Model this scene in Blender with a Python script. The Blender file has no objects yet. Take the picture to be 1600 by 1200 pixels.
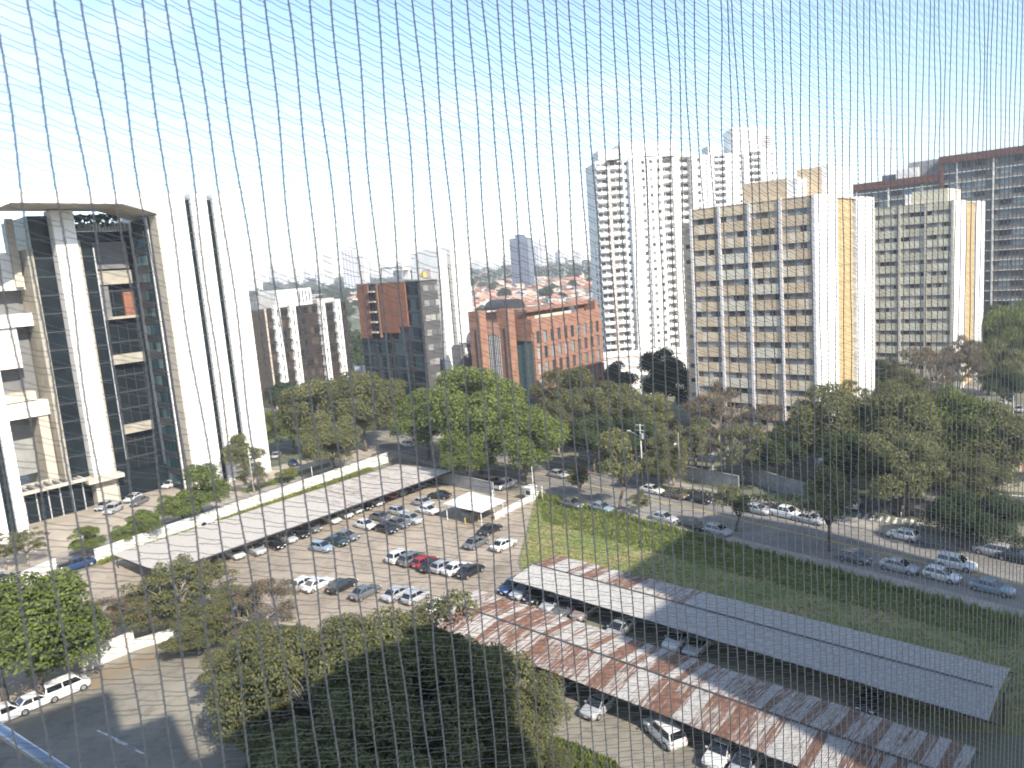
import bpy, math, random
import numpy as np
from mathutils import Vector, Matrix

SC = bpy.context.scene
COL = SC.collection
R = math.radians

# ------------------------------------------------------------------ camera, sky, sun, exposure
EYE = 40.0                                   # metres above the ground
TILT, ROLL = math.atan(181 / 1180), R(4.45)
cam_d = bpy.data.cameras.new('camera')
cam = bpy.data.objects.new('camera', cam_d)
COL.objects.link(cam)
cam_d.sensor_width = 36
cam_d.lens = 26.55
cam_d.clip_start = 0.05
cam_d.clip_end = 12000
cam.location = (0, 0, EYE)
cam.rotation_euler = (Matrix.Rotation(math.pi / 2 - TILT, 3, 'X') @ Matrix.Rotation(-ROLL, 3, 'Z')).to_euler()
cam_d.dof.use_dof = True
cam_d.dof.focus_distance = 0.8
cam_d.dof.aperture_fstop = 20
SC.camera = cam

SUN_AZ, SUN_EL = 146.0, 38.0                 # azimuth clockwise from +Y
sun_d = bpy.data.lights.new('sun', 'SUN')
sun_d.energy = 3.7
sun_d.angle = R(0.53)
sun_d.color = (1.0, 0.93, 0.82)
sun = bpy.data.objects.new('sun', sun_d)
COL.objects.link(sun)
to_sun = Vector((math.sin(R(SUN_AZ)) * math.cos(R(SUN_EL)), math.cos(R(SUN_AZ)) * math.cos(R(SUN_EL)), math.sin(R(SUN_EL))))
sun.rotation_euler = to_sun.to_track_quat('Z', 'Y').to_euler()
sun.location = (60, -80, 160)

world = bpy.data.worlds.new('World')
SC.world = world
world.use_nodes = True
nt = world.node_tree
nt.nodes.clear()
wo = nt.nodes.new('ShaderNodeOutputWorld')
bg = nt.nodes.new('ShaderNodeBackground')
sky = nt.nodes.new('ShaderNodeTexSky')
sky.sky_type = 'NISHITA'
sky.sun_disc = False
sky.sun_elevation = R(SUN_EL)
sky.sun_rotation = R(SUN_AZ)
sky.altitude = 760
sky.air_density = 1.0
sky.dust_density = 0.9
sky.ozone_density = 1.0
bg.inputs['Strength'].default_value = 0.135
# thin high cloud, mixed over the sky by a noise on the view direction of the sky itself
tc = nt.nodes.new('ShaderNodeTexCoord')
mp = nt.nodes.new('ShaderNodeMapping')
mp.inputs['Scale'].default_value = (1.0, 1.0, 3.2)
nz = nt.nodes.new('ShaderNodeTexNoise')
nz.inputs['Scale'].default_value = 2.6
nz.inputs['Detail'].default_value = 6
nz.inputs['Roughness'].default_value = 0.55
cr = nt.nodes.new('ShaderNodeValToRGB')
cr.color_ramp.elements[0].position = 0.54
cr.color_ramp.elements[1].position = 0.80
cr.color_ramp.elements[1].color = (0.42, 0.42, 0.42, 1)
mxs = nt.nodes.new('ShaderNodeMix')
mxs.data_type = 'RGBA'
mxs.inputs['B'].default_value = (6.4, 6.9, 7.4, 1)
L = nt.links.new
L(tc.outputs['Generated'], mp.inputs['Vector']); L(mp.outputs['Vector'], nz.inputs['Vector'])
L(nz.outputs['Fac'], cr.inputs['Fac']); L(cr.outputs['Color'], mxs.inputs['Factor'])
L(sky.outputs['Color'], mxs.inputs['A']); L(mxs.outputs['Result'], bg.inputs['Color'])
L(bg.outputs['Background'], wo.inputs['Surface'])

SC.view_settings.view_transform = 'Standard'
SC.view_settings.look = 'None'
SC.view_settings.exposure = 1.25
SC.view_settings.gamma = 1.0
SC.view_settings.use_curve_mapping = False
SC.render.engine = 'CYCLES'
cy = SC.cycles
cy.use_denoising = True
cy.max_bounces = 5
cy.diffuse_bounces = 3
cy.glossy_bounces = 2
cy.transmission_bounces = 5
cy.transparent_max_bounces = 10
cy.volume_bounces = 0
cy.caustics_reflective = False
cy.caustics_refractive = False
cy.sample_clamp_indirect = 4

# ------------------------------------------------------------------ layout helpers
GRID = R(48)                                  # the quarter's street grid, from +X
BX, BY = math.cos(GRID), math.sin(GRID)       # along a block (local +x)
AX, AY = -math.sin(GRID), math.cos(GRID)      # across a block (local +y)


def on_plan(px, py, z=0.0):
    """survey of the place: the point at height z seen at (px, py) of the 1600 x 1200 photograph"""
    x = (px - 800) / 1180.0
    y = -(py - 600) / 1180.0
    c, s = math.cos(ROLL), math.sin(ROLL)
    X = x * c + y * s
    D = x * s - y * c
    fw = math.cos(TILT) - D * math.sin(TILT)
    up = -math.sin(TILT) - D * math.cos(TILT)
    t = (z - EYE) / up
    return (X * t, fw * t, z)


RNG = random.Random(7)
NPR = np.random.default_rng(11)


# ------------------------------------------------------------------ object helpers
def tag(o, label=None, cat=None, group=None, kind=None):
    if label: o['label'] = label
    if cat: o['category'] = cat
    if group: o['group'] = group
    if kind: o['kind'] = kind
    return o


def empty(name, loc, rz=0.0, label=None, cat=None, group=None):
    o = bpy.data.objects.new(name, None)
    o.empty_display_size = 0.5
    COL.objects.link(o)
    o.location = loc
    o.rotation_euler = (0, 0, rz)
    return tag(o, label, cat, group)


def put(name, me, parent=None, loc=(0, 0, 0), rz=0.0, scale=None, color=None):
    o = bpy.data.objects.new(name, me)
    COL.objects.link(o)
    o.parent = parent
    o.location = loc
    o.rotation_euler = (0, 0, rz)
    if scale: o.scale = scale
    if color: o.color = color
    return o


def copy_tree(o, parent=None):
    c = o.copy()
    COL.objects.link(c)
    c.parent = parent
    for ch in o.children:
        copy_tree(ch, c)
    return c


class MB:
    """collects boxes, prisms and tubes into one mesh"""
    def __init__(s):
        s.v, s.f, s.m = [], [], []

    def face(s, pts, mi=0):
        b = len(s.v)
        s.v += [tuple(p) for p in pts]
        s.f.append(tuple(range(b, b + len(pts))))
        s.m.append(mi)
        return s

    def box(s, x0, x1, y0, y1, z0, z1, mi=0):
        b = len(s.v)
        s.v += [(x0, y0, z0), (x1, y0, z0), (x1, y1, z0), (x0, y1, z0), (x0, y0, z1), (x1, y0, z1), (x1, y1, z1), (x0, y1, z1)]
        for q in ((0, 3, 2, 1), (4, 5, 6, 7), (0, 1, 5, 4), (1, 2, 6, 5), (2, 3, 7, 6), (3, 0, 4, 7)):
            s.f.append(tuple(b + i for i in q)); s.m.append(mi)
        return s

    def prism(s, poly, z0, z1, mi=0):
        n = len(poly); b = len(s.v)
        s.v += [(p[0], p[1], z0) for p in poly] + [(p[0], p[1], z1) for p in poly]
        s.f.append(tuple(b + i for i in reversed(range(n)))); s.m.append(mi)
        s.f.append(tuple(b + n + i for i in range(n))); s.m.append(mi)
        for i in range(n):
            j = (i + 1) % n
            s.f.append((b + i, b + j, b + n + j, b + n + i)); s.m.append(mi)
        return s

    def extr(s, poly, y0, y1, mi=0):
        """polygon in x-z pushed along y"""
        n = len(poly); b = len(s.v)
        s.v += [(p[0], y0, p[1]) for p in poly] + [(p[0], y1, p[1]) for p in poly]
        s.f.append(tuple(b + i for i in range(n))); s.m.append(mi)
        s.f.append(tuple(b + n + i for i in reversed(range(n)))); s.m.append(mi)
        for i in range(n):
            j = (i + 1) % n
            s.f.append((b + j, b + i, b + n + i, b + n + j)); s.m.append(mi)
        return s

    def loft(s, rings, mi=0, cap=True, mis=None):
        n = len(rings[0]); b = len(s.v)
        for r in rings: s.v += [tuple(p) for p in r]
        for k in range(len(rings) - 1):
            for i in range(n):
                j = (i + 1) % n
                s.f.append((b + k * n + i, b + k * n + j, b + (k + 1) * n + j, b + (k + 1) * n + i)); s.m.append(mi)
        if cap:
            s.f.append(tuple(b + i for i in reversed(range(n)))); s.m.append(mi)
            e = b + (len(rings) - 1) * n
            s.f.append(tuple(e + i for i in range(n))); s.m.append(mi)
        return s

    def tube(s, p0, p1, r0, r1=None, n=6, mi=0):
        r1 = r0 if r1 is None else r1
        p0, p1 = Vector(p0), Vector(p1)
        d = (p1 - p0)
        if d.length < 1e-6: return s
        d.normalize()
        u = d.orthogonal().normalized(); w = d.cross(u)
        rings = []
        for p, r in ((p0, r0), (p1, r1)):
            rings.append([p + (u * math.cos(2 * math.pi * i / n) + w * math.sin(2 * math.pi * i / n)) * r for i in range(n)])
        return s.loft(rings, mi)

    def mesh(s, name, *mats, smooth=False):
        me = bpy.data.meshes.new(name)
        me.from_pydata(s.v, [], s.f)
        for m in mats: me.materials.append(m)
        if any(s.m): me.polygons.foreach_set('material_index', s.m)
        if smooth: me.polygons.foreach_set('use_smooth', [True] * len(s.f))
        me.update()
        return me

    def build(s, name, mat, parent=None, loc=(0, 0, 0), rz=0.0, smooth=False):
        mats = mat if isinstance(mat, (list, tuple)) else (mat,)
        return put(name, s.mesh(name, *mats, smooth=smooth), parent, loc, rz)


def stuff(o):
    o['kind'] = 'stuff'
    return o


# ------------------------------------------------------------------ materials
def mat(name, color, rough=0.8, spec=0.3, metal=0.0, noise=0.0, nscale=1.0, second=None, bump=0.0, bscale=8.0, stretch=(1, 1, 1), detail=4.0, coat=0.0, trans=0.0, ramp=(0.35, 0.65), fine=0.0, stains=0.0):
    m = bpy.data.materials.new(name)
    m.use_nodes = True
    n = m.node_tree
    p = n.nodes['Principled BSDF']
    p.inputs['Base Color'].default_value = (*color, 1)
    p.inputs['Roughness'].default_value = rough
    p.inputs['Specular IOR Level'].default_value = spec
    p.inputs['Metallic'].default_value = metal
    if coat: p.inputs['Coat Weight'].default_value = coat
    if trans: p.inputs['Transmission Weight'].default_value = trans
    tcn = n.nodes.new('ShaderNodeTexCoord')
    mpn = n.nodes.new('ShaderNodeMapping')
    mpn.inputs['Scale'].default_value = stretch
    n.links.new(tcn.outputs['Object'], mpn.inputs['Vector'])
    if noise or second:
        t = n.nodes.new('ShaderNodeTexNoise')
        t.inputs['Scale'].default_value = nscale
        t.inputs['Detail'].default_value = detail
        t.inputs['Roughness'].default_value = 0.6
        n.links.new(mpn.outputs['Vector'], t.inputs['Vector'])
        r = n.nodes.new('ShaderNodeValToRGB')
        c2 = second or tuple(c * (1 - noise) for c in color)
        c1 = color if second else tuple(min(1, c * (1 + noise * 0.6)) for c in color)
        r.color_ramp.elements[0].position, r.color_ramp.elements[1].position = ramp
        r.color_ramp.elements[0].color = (*c2, 1)
        r.color_ramp.elements[1].color = (*c1, 1)
        n.links.new(t.outputs['Fac'], r.inputs['Fac'])
        src = r.outputs['Color']
        if fine:
            t2 = n.nodes.new('ShaderNodeTexNoise')
            t2.inputs['Scale'].default_value = nscale * 14
            t2.inputs['Detail'].default_value = 5
            n.links.new(mpn.outputs['Vector'], t2.inputs['Vector'])
            mr = n.nodes.new('ShaderNodeMapRange')
            mr.inputs['To Min'].default_value = 1 - fine
            mr.inputs['To Max'].default_value = 1 + fine
            n.links.new(t2.outputs['Fac'], mr.inputs['Value'])
            mul = n.nodes.new('ShaderNodeVectorMath'); mul.operation = 'SCALE'
            n.links.new(src, mul.inputs[0]); n.links.new(mr.outputs['Result'], mul.inputs['Scale'])
            src = mul.outputs[0]
        if stains:
            t3 = n.nodes.new('ShaderNodeTexNoise')
            t3.inputs['Scale'].default_value = 0.55; t3.inputs['Detail'].default_value = 9; t3.inputs['Roughness'].default_value = 0.7
            t3.inputs['Distortion'].default_value = 0.6
            n.links.new(mpn.outputs['Vector'], t3.inputs['Vector'])
            r3 = n.nodes.new('ShaderNodeMapRange')
            r3.inputs['From Min'].default_value = 0.34; r3.inputs['From Max'].default_value = 0.50
            r3.inputs['To Min'].default_value = 1 - stains; r3.inputs['To Max'].default_value = 1.0
            n.links.new(t3.outputs['Fac'], r3.inputs['Value'])
            mu3 = n.nodes.new('ShaderNodeVectorMath'); mu3.operation = 'SCALE'
            n.links.new(src, mu3.inputs[0]); n.links.new(r3.outputs['Result'], mu3.inputs['Scale'])
            src = mu3.outputs[0]
        n.links.new(src, p.inputs['Base Color'])
    if bump:
        t = n.nodes.new('ShaderNodeTexNoise')
        t.inputs['Scale'].default_value = bscale
        n.links.new(mpn.outputs['Vector'], t.inputs['Vector'])
        b = n.nodes.new('ShaderNodeBump')
        b.inputs['Strength'].default_value = bump
        n.links.new(t.outputs['Fac'], b.inputs['Height'])
        n.links.new(b.outputs['Normal'], p.inputs['Normal'])
    return m


def pick_mat(name, colors, rough=0.3, spec=0.5, metal=0.0, by='Random', jitter=0.0):
    """each object (or island) takes one of the colours"""
    m = bpy.data.materials.new(name)
    m.use_nodes = True
    n = m.node_tree
    p = n.nodes['Principled BSDF']
    p.inputs['Roughness'].default_value = rough
    p.inputs['Specular IOR Level'].default_value = spec
    p.inputs['Metallic'].default_value = metal
    if by == 'Random':
        src = n.nodes.new('ShaderNodeObjectInfo').outputs['Random']
    else:
        src = n.nodes.new('ShaderNodeNewGeometry').outputs['Random Per Island']
    r = n.nodes.new('ShaderNodeValToRGB')
    r.color_ramp.interpolation = 'CONSTANT' if not jitter else 'LINEAR'
    k = len(colors)
    els = r.color_ramp.elements
    while len(els) < k: els.new(0.5)
    for i, c in enumerate(colors):
        els[i].position = i / k if not jitter else i / (k - 1)
        els[i].color = (*c, 1)
    n.links.new(src, r.inputs['Fac'])
    n.links.new(r.outputs['Color'], p.inputs['Base Color'])
    return m


def leaf_mat(name, dark, light, trans=0.25):
    m = bpy.data.materials.new(name)
    m.use_nodes = True
    n = m.node_tree
    n.nodes.remove(n.nodes['Principled BSDF'])
    out = n.nodes['Material Output']
    g = n.nodes.new('ShaderNodeNewGeometry')
    r = n.nodes.new('ShaderNodeValToRGB')
    r.color_ramp.elements[0].color = (*dark, 1)
    r.color_ramp.elements[1].color = (*light, 1)
    tcn = n.nodes.new('ShaderNodeTexCoord')
    t = n.nodes.new('ShaderNodeTexNoise')
    t.inputs['Scale'].default_value = 0.45
    t.inputs['Detail'].default_value = 2
    n.links.new(tcn.outputs['Object'], t.inputs['Vector'])
    oi = n.nodes.new('ShaderNodeObjectInfo')
    a = n.nodes.new('ShaderNodeMath'); a.operation = 'MULTIPLY_ADD'
    a.inputs[1].default_value = 0.35; a.inputs[2].default_value = -0.30
    n.links.new(g.outputs['Random Per Island'], a.inputs[0])
    b = n.nodes.new('ShaderNodeMath'); b.operation = 'MULTIPLY_ADD'
    b.inputs[1].default_value = 1.1
    n.links.new(t.outputs['Fac'], b.inputs[0]); n.links.new(a.outputs[0], b.inputs[2])
    c = n.nodes.new('ShaderNodeMath'); c.operation = 'MULTIPLY_ADD'
    c.inputs[1].default_value = 0.25
    n.links.new(oi.outputs['Random'], c.inputs[0]); n.links.new(b.outputs[0], c.inputs[2])
    n.links.new(c.outputs[0], r.inputs['Fac'])
    d = n.nodes.new('ShaderNodeBsdfDiffuse'); tl = n.nodes.new('ShaderNodeBsdfTranslucent')
    mx = n.nodes.new('ShaderNodeMixShader'); mx.inputs['Fac'].default_value = trans
    n.links.new(r.outputs['Color'], d.inputs['Color']); n.links.new(r.outputs['Color'], tl.inputs['Color'])
    n.links.new(d.outputs[0], mx.inputs[1]); n.links.new(tl.outputs[0], mx.inputs[2])
    n.links.new(mx.outputs[0], out.inputs['Surface'])
    return m


def paint_mat():
    m = bpy.data.materials.new('car_paint')
    m.use_nodes = True
    n = m.node_tree
    p = n.nodes['Principled BSDF']
    oi = n.nodes.new('ShaderNodeObjectInfo')
    n.links.new(oi.outputs['Color'], p.inputs['Base Color'])
    p.inputs['Roughness'].default_value = 0.28
    p.inputs['Metallic'].default_value = 0.15
    p.inputs['Coat Weight'].default_value = 0.6
    p.inputs['Coat Roughness'].default_value = 0.08
    return m


def rust_mat():
    """zinc sheet; the object colour says how rusty (red) the sheet is"""
    m = bpy.data.materials.new('rusty_sheet_metal')
    m.use_nodes = True
    n = m.node_tree
    p = n.nodes['Principled BSDF']
    p.inputs['Roughness'].default_value = 0.55
    p.inputs['Specular IOR Level'].default_value = 0.3
    oi = n.nodes.new('ShaderNodeObjectInfo')
    sep = n.nodes.new('ShaderNodeSeparateColor')
    n.links.new(oi.outputs['Color'], sep.inputs[0])
    tcn = n.nodes.new('ShaderNodeTexCoord')
    add = n.nodes.new('ShaderNodeVectorMath'); add.operation = 'ADD'
    cm = n.nodes.new('ShaderNodeCombineXYZ')
    ml = n.nodes.new('ShaderNodeMath'); ml.operation = 'MULTIPLY'; ml.inputs[1].default_value = 57
    n.links.new(oi.outputs['Random'], ml.inputs[0])
    n.links.new(ml.outputs[0], cm.inputs[0]); n.links.new(ml.outputs[0], cm.inputs[1])
    n.links.new(tcn.outputs['Object'], add.inputs[0]); n.links.new(cm.outputs[0], add.inputs[1])
    mpn = n.nodes.new('ShaderNodeMapping')
    mpn.inputs['Scale'].default_value = (8.5, 0.34, 1)
    n.links.new(add.outputs[0], mpn.inputs['Vector'])
    t = n.nodes.new('ShaderNodeTexNoise')
    t.inputs['Scale'].default_value = 1.0; t.inputs['Detail'].default_value = 7; t.inputs['Roughness'].default_value = 0.62
    n.links.new(mpn.outputs['Vector'], t.inputs['Vector'])
    # rust amount = noise + object red - 0.5
    s = n.nodes.new('ShaderNodeMath'); s.operation = 'ADD'
    n.links.new(t.outputs['Fac'], s.inputs[0]); n.links.new(sep.outputs[0], s.inputs[1])
    r = n.nodes.new('ShaderNodeValToRGB')
    r.color_ramp.elements[0].position = 0.94; r.color_ramp.elements[0].color = (0, 0, 0, 1)
    r.color_ramp.elements[1].position = 1.00; r.color_ramp.elements[1].color = (1, 1, 1, 1)
    n.links.new(s.outputs[0], r.inputs['Fac'])
    t2 = n.nodes.new('ShaderNodeTexNoise'); t2.inputs['Scale'].default_value = 2.2; t2.inputs['Detail'].default_value = 6
    n.links.new(add.outputs[0], t2.inputs['Vector'])
    rr = n.nodes.new('ShaderNodeValToRGB')
    rr.color_ramp.elements[0].position = 0.3; rr.color_ramp.elements[0].color = (0.085, 0.042, 0.028, 1)
    rr.color_ramp.elements[1].position = 0.7; rr.color_ramp.elements[1].color = (0.20, 0.105, 0.068, 1)
    n.links.new(t2.outputs['Fac'], rr.inputs['Fac'])
    zr = n.nodes.new('ShaderNodeValToRGB')
    zr.color_ramp.elements[0].position = 0.3; zr.color_ramp.elements[0].color = (0.27, 0.26, 0.245, 1)
    zr.color_ramp.elements[1].position = 0.7; zr.color_ramp.elements[1].color = (0.40, 0.385, 0.36, 1)
    n.links.new(t2.outputs['Fac'], zr.inputs['Fac'])
    mx = n.nodes.new('ShaderNodeMix'); mx.data_type = 'RGBA'
    n.links.new(r.outputs['Color'], mx.inputs['Factor'])
    pale = n.nodes.new('ShaderNodeMix'); pale.data_type = 'RGBA'      # green channel: how far the sheet is painted cream
    pale.inputs['B'].default_value = (0.56, 0.505, 0.44, 1)
    n.links.new(sep.outputs[1], pale.inputs['Factor']); n.links.new(zr.outputs['Color'], pale.inputs['A'])
    n.links.new(pale.outputs['Result'], mx.inputs['A']); n.links.new(rr.outputs['Color'], mx.inputs['B'])
    n.links.new(mx.outputs['Result'], p.inputs['Base Color'])
    return m


M = {}
M['white'] = mat('white_painted_concrete', (0.80, 0.78, 0.73), 0.7, noise=0.08, nscale=0.25, fine=0.03)
M['marble'] = mat('white_stone_cladding', (0.78, 0.76, 0.72), 0.55, noise=0.06, nscale=0.4, fine=0.03)
M['cream'] = mat('cream_concrete', (0.50, 0.45, 0.37), 0.8, noise=0.12, nscale=0.4, fine=0.05)
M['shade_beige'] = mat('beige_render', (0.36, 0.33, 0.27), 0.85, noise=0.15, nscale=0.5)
M['beige_panel'] = pick_mat('beige_spandrel_panel', [(0.58, 0.455, 0.30), (0.63, 0.50, 0.34), (0.55, 0.43, 0.28), (0.61, 0.48, 0.32), (0.65, 0.53, 0.37), (0.59, 0.46, 0.32), (0.68, 0.59, 0.45)], 0.8, 0.2)
M['cream_panel'] = mat('cream_spandrel_panel', (0.64, 0.58, 0.46), 0.8)
M['yellow_panel'] = pick_mat('straw_spandrel_panel', [(0.53, 0.49, 0.36), (0.58, 0.54, 0.41), (0.50, 0.46, 0.34), (0.61, 0.58, 0.45)], 0.8, 0.2)
M['apt_window'] = pick_mat('apartment_window_glass', [(0.07, 0.06, 0.058), (0.20, 0.175, 0.16), (0.40, 0.36, 0.31), (0.04, 0.04, 0.05), (0.15, 0.125, 0.115), (0.28, 0.29, 0.29), (0.46, 0.42, 0.37), (0.11, 0.10, 0.095), (0.34, 0.31, 0.28), (0.17, 0.19, 0.21)], 0.18, 0.25)
M['orange_tile'] = mat('ochre_ceramic_tile', (0.50, 0.355, 0.18), 0.5, noise=0.15, nscale=0.6, fine=0.06)
M['dark_glass'] = mat('dark_curtain_glass', (0.012, 0.018, 0.022), 0.12, 0.10, noise=0.3, nscale=0.3)
M['teal_glass'] = pick_mat('teal_curtain_glass', [(0.03, 0.07, 0.08), (0.05, 0.10, 0.11), (0.12, 0.17, 0.17), (0.02, 0.05, 0.06), (0.08, 0.12, 0.12)], 0.1, 0.25)
M['blue_glass'] = pick_mat('blue_office_glass', [(0.015, 0.035, 0.05), (0.012, 0.02, 0.03), (0.03, 0.055, 0.07), (0.01, 0.014, 0.02), (0.055, 0.08, 0.095)], 0.15, 0.25)
M['brown_glass'] = pick_mat('bronze_office_glass', [(0.03, 0.024, 0.021), (0.045, 0.035, 0.03), (0.02, 0.018, 0.018), (0.08, 0.062, 0.05), (0.02, 0.02, 0.022), (0.05, 0.04, 0.035)], 0.2, 0.25)
M['bronze'] = mat('bronze_metal', (0.042, 0.032, 0.027), 0.5, 0.4)
M['bronze_rib'] = mat('bronze_rib_metal', (0.13, 0.105, 0.085), 0.6)
M['mullion'] = mat('aluminium', (0.55, 0.55, 0.54), 0.4, 0.5, metal=0.3)
M['steel_dark'] = mat('dark_steel', (0.05, 0.05, 0.055), 0.5)
M['terracotta'] = mat('terracotta_screen', (0.26, 0.115, 0.07), 0.75, noise=0.2, nscale=0.7, stretch=(3, 3, 0.3), fine=0.08)
M['brick'] = mat('orange_brick_cladding', (0.29, 0.155, 0.105), 0.8, noise=0.2, nscale=0.6, fine=0.08)
M['brick_dark'] = mat('brown_brick_roof', (0.24, 0.14, 0.10), 0.85, noise=0.2, nscale=0.6)
M['grey_wall'] = mat('grey_painted_concrete', (0.17, 0.17, 0.17), 0.8, noise=0.12, nscale=0.4)
M['charcoal'] = mat('charcoal_render', (0.085, 0.085, 0.085), 0.8, noise=0.15, nscale=0.4)
M['mid_grey'] = mat('weathered_grey_render', (0.30, 0.30, 0.29), 0.85, noise=0.2, nscale=0.5, fine=0.06)
M['dirty_white'] = mat('dirty_white_wall_paint', (0.66, 0.64, 0.58), 0.85, noise=0.25, nscale=0.8, fine=0.08)
M['dark_brown'] = mat('dark_brown_cladding', (0.15, 0.075, 0.06), 0.7, noise=0.1, nscale=0.5)
M['office_window'] = pick_mat('blinds_behind_glass', [(0.22, 0.21, 0.20), (0.30, 0.29, 0.27), (0.12, 0.12, 0.12), (0.26, 0.25, 0.23)], 0.3, 0.3)
M['ap_wall'] = mat('grey_apartment_wall', (0.20, 0.185, 0.175), 0.8, noise=0.1, nscale=0.4)
M['ap_window'] = pick_mat('grey_apartment_window', [(0.06, 0.07, 0.08), (0.12, 0.15, 0.17), (0.20, 0.25, 0.27), (0.05, 0.05, 0.055), (0.30, 0.34, 0.35)], 0.15, 0.25)
M['tower_window'] = pick_mat('white_tower_window', [(0.10, 0.10, 0.11), (0.20, 0.20, 0.20), (0.06, 0.06, 0.07), (0.30, 0.28, 0.26), (0.14, 0.15, 0.17)], 0.2, 0.25)
M['pale_lilac'] = mat('pale_lilac_render', (0.60, 0.58, 0.58), 0.8)
M['pinkish'] = mat('pale_pink_render', (0.60, 0.50, 0.45), 0.8)
M['roof_tile'] = pick_mat('clay_roof_tile', [(0.36, 0.17, 0.10), (0.42, 0.22, 0.14), (0.30, 0.15, 0.10), (0.48, 0.30, 0.21), (0.40, 0.36, 0.33)], 0.85, 0.2)
M['house_wall'] = pick_mat('house_render', [(0.62, 0.57, 0.50), (0.70, 0.68, 0.64), (0.52, 0.44, 0.36), (0.60, 0.60, 0.60), (0.66, 0.56, 0.46)], 0.85, 0.2)
M['far_tower'] = pick_mat('far_tower_render', [(0.66, 0.66, 0.66), (0.58, 0.56, 0.54), (0.72, 0.70, 0.66), (0.50, 0.50, 0.53)], 0.8, 0.2)
M['far_blue'] = mat('blue_grey_tower_glass', (0.10, 0.12, 0.17), 0.3, 0.5)
M['rust'] = rust_mat()
M['paint'] = paint_mat()
M['car_glass'] = mat('car_window_glass', (0.012, 0.014, 0.016), 0.05, 0.8)
M['tyre'] = mat('tyre_rubber', (0.02, 0.02, 0.02), 0.8)
M['rim'] = mat('alloy_rim', (0.45, 0.45, 0.46), 0.35, 0.5, metal=0.6)
M['lamp_clear'] = mat('headlamp_lens', (0.65, 0.66, 0.68), 0.1, 0.7)
M['lamp_red'] = mat('tail_lamp_lens', (0.35, 0.02, 0.015), 0.15, 0.6)
M['post'] = mat('concrete_pole', (0.52, 0.50, 0.46), 0.85, noise=0.1, nscale=1.5)
M['white_post'] = mat('white_painted_steel', (0.72, 0.72, 0.70), 0.5)
M['yellow'] = mat('yellow_road_paint', (0.55, 0.40, 0.08), 0.7)
M['road_white'] = mat('white_road_paint', (0.60, 0.59, 0.56), 0.75, noise=0.35, nscale=3.0)
M['bark'] = mat('grey_brown_bark', (0.13, 0.105, 0.085), 0.9, noise=0.3, nscale=2.0)
M['bark_pale'] = mat('pale_bark', (0.26, 0.23, 0.20), 0.9, noise=0.3, nscale=2.0)
M['leaf_green'] = leaf_mat('fresh_green_leaves', (0.067, 0.088, 0.028), (0.209, 0.249, 0.075))
M['leaf_dark'] = leaf_mat('dark_green_leaves', (0.032, 0.046, 0.026), (0.087, 0.114, 0.052))
M['leaf_olive'] = leaf_mat('olive_leaves', (0.075, 0.081, 0.037), (0.220, 0.220, 0.099))
M['leaf_brown'] = leaf_mat('dry_brown_leaves', (0.087, 0.070, 0.049), (0.220, 0.174, 0.110))
M['leaf_mixed'] = leaf_mat('olive_and_russet_leaves', (0.066, 0.076, 0.036), (0.205, 0.200, 0.092))
M['leaf_yellow'] = leaf_mat('yellow_green_leaves', (0.116, 0.133, 0.035), (0.302, 0.325, 0.093), 0.4)
M['leaf_weed'] = leaf_mat('weedy_grass', (0.12, 0.155, 0.045), (0.26, 0.30, 0.095), 0.5)
M['asphalt'] = mat('worn_asphalt', (0.215, 0.20, 0.178), 0.9, noise=0.25, nscale=0.12, fine=0.14, detail=8, stains=0.25)
M['yard'] = mat('dusty_yard_concrete', (0.37, 0.31, 0.24), 0.9, second=(0.24, 0.20, 0.155), nscale=0.09, fine=0.13, detail=10, ramp=(0.3, 0.68), stains=0.35)
M['yard_dark'] = mat('old_car_park_asphalt', (0.27, 0.245, 0.195), 0.9, second=(0.19, 0.172, 0.14), nscale=0.12, fine=0.13, detail=10, ramp=(0.3, 0.68), stains=0.3)
M['plaza'] = mat('beige_block_paving', (0.36, 0.31, 0.25), 0.9, noise=0.2, nscale=0.2, fine=0.15)
M['sidewalk'] = mat('concrete_pavement', (0.30, 0.275, 0.24), 0.9, noise=0.2, nscale=0.4, fine=0.12)
M['kerb'] = mat('kerb_stone', (0.40, 0.38, 0.34), 0.9)
M['field'] = mat('field_turf', (0.155, 0.20, 0.062), 0.95, second=(0.30, 0.25, 0.12), nscale=0.11, fine=0.25, detail=8, ramp=(0.36, 0.62), stains=0.35)
M['field_green'] = mat('green_turf', (0.060, 0.085, 0.028), 0.95, second=(0.10, 0.105, 0.04), nscale=0.2, fine=0.25, detail=8)
M['earth'] = mat('city_ground', (0.22, 0.20, 0.16), 0.95, second=(0.08, 0.10, 0.05), nscale=0.012, fine=0.3, detail=8)
M['litter'] = mat('russet_leaf_litter', (0.26, 0.19, 0.12), 0.95, second=(0.20, 0.18, 0.14), nscale=1.0, fine=0.2)
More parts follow.
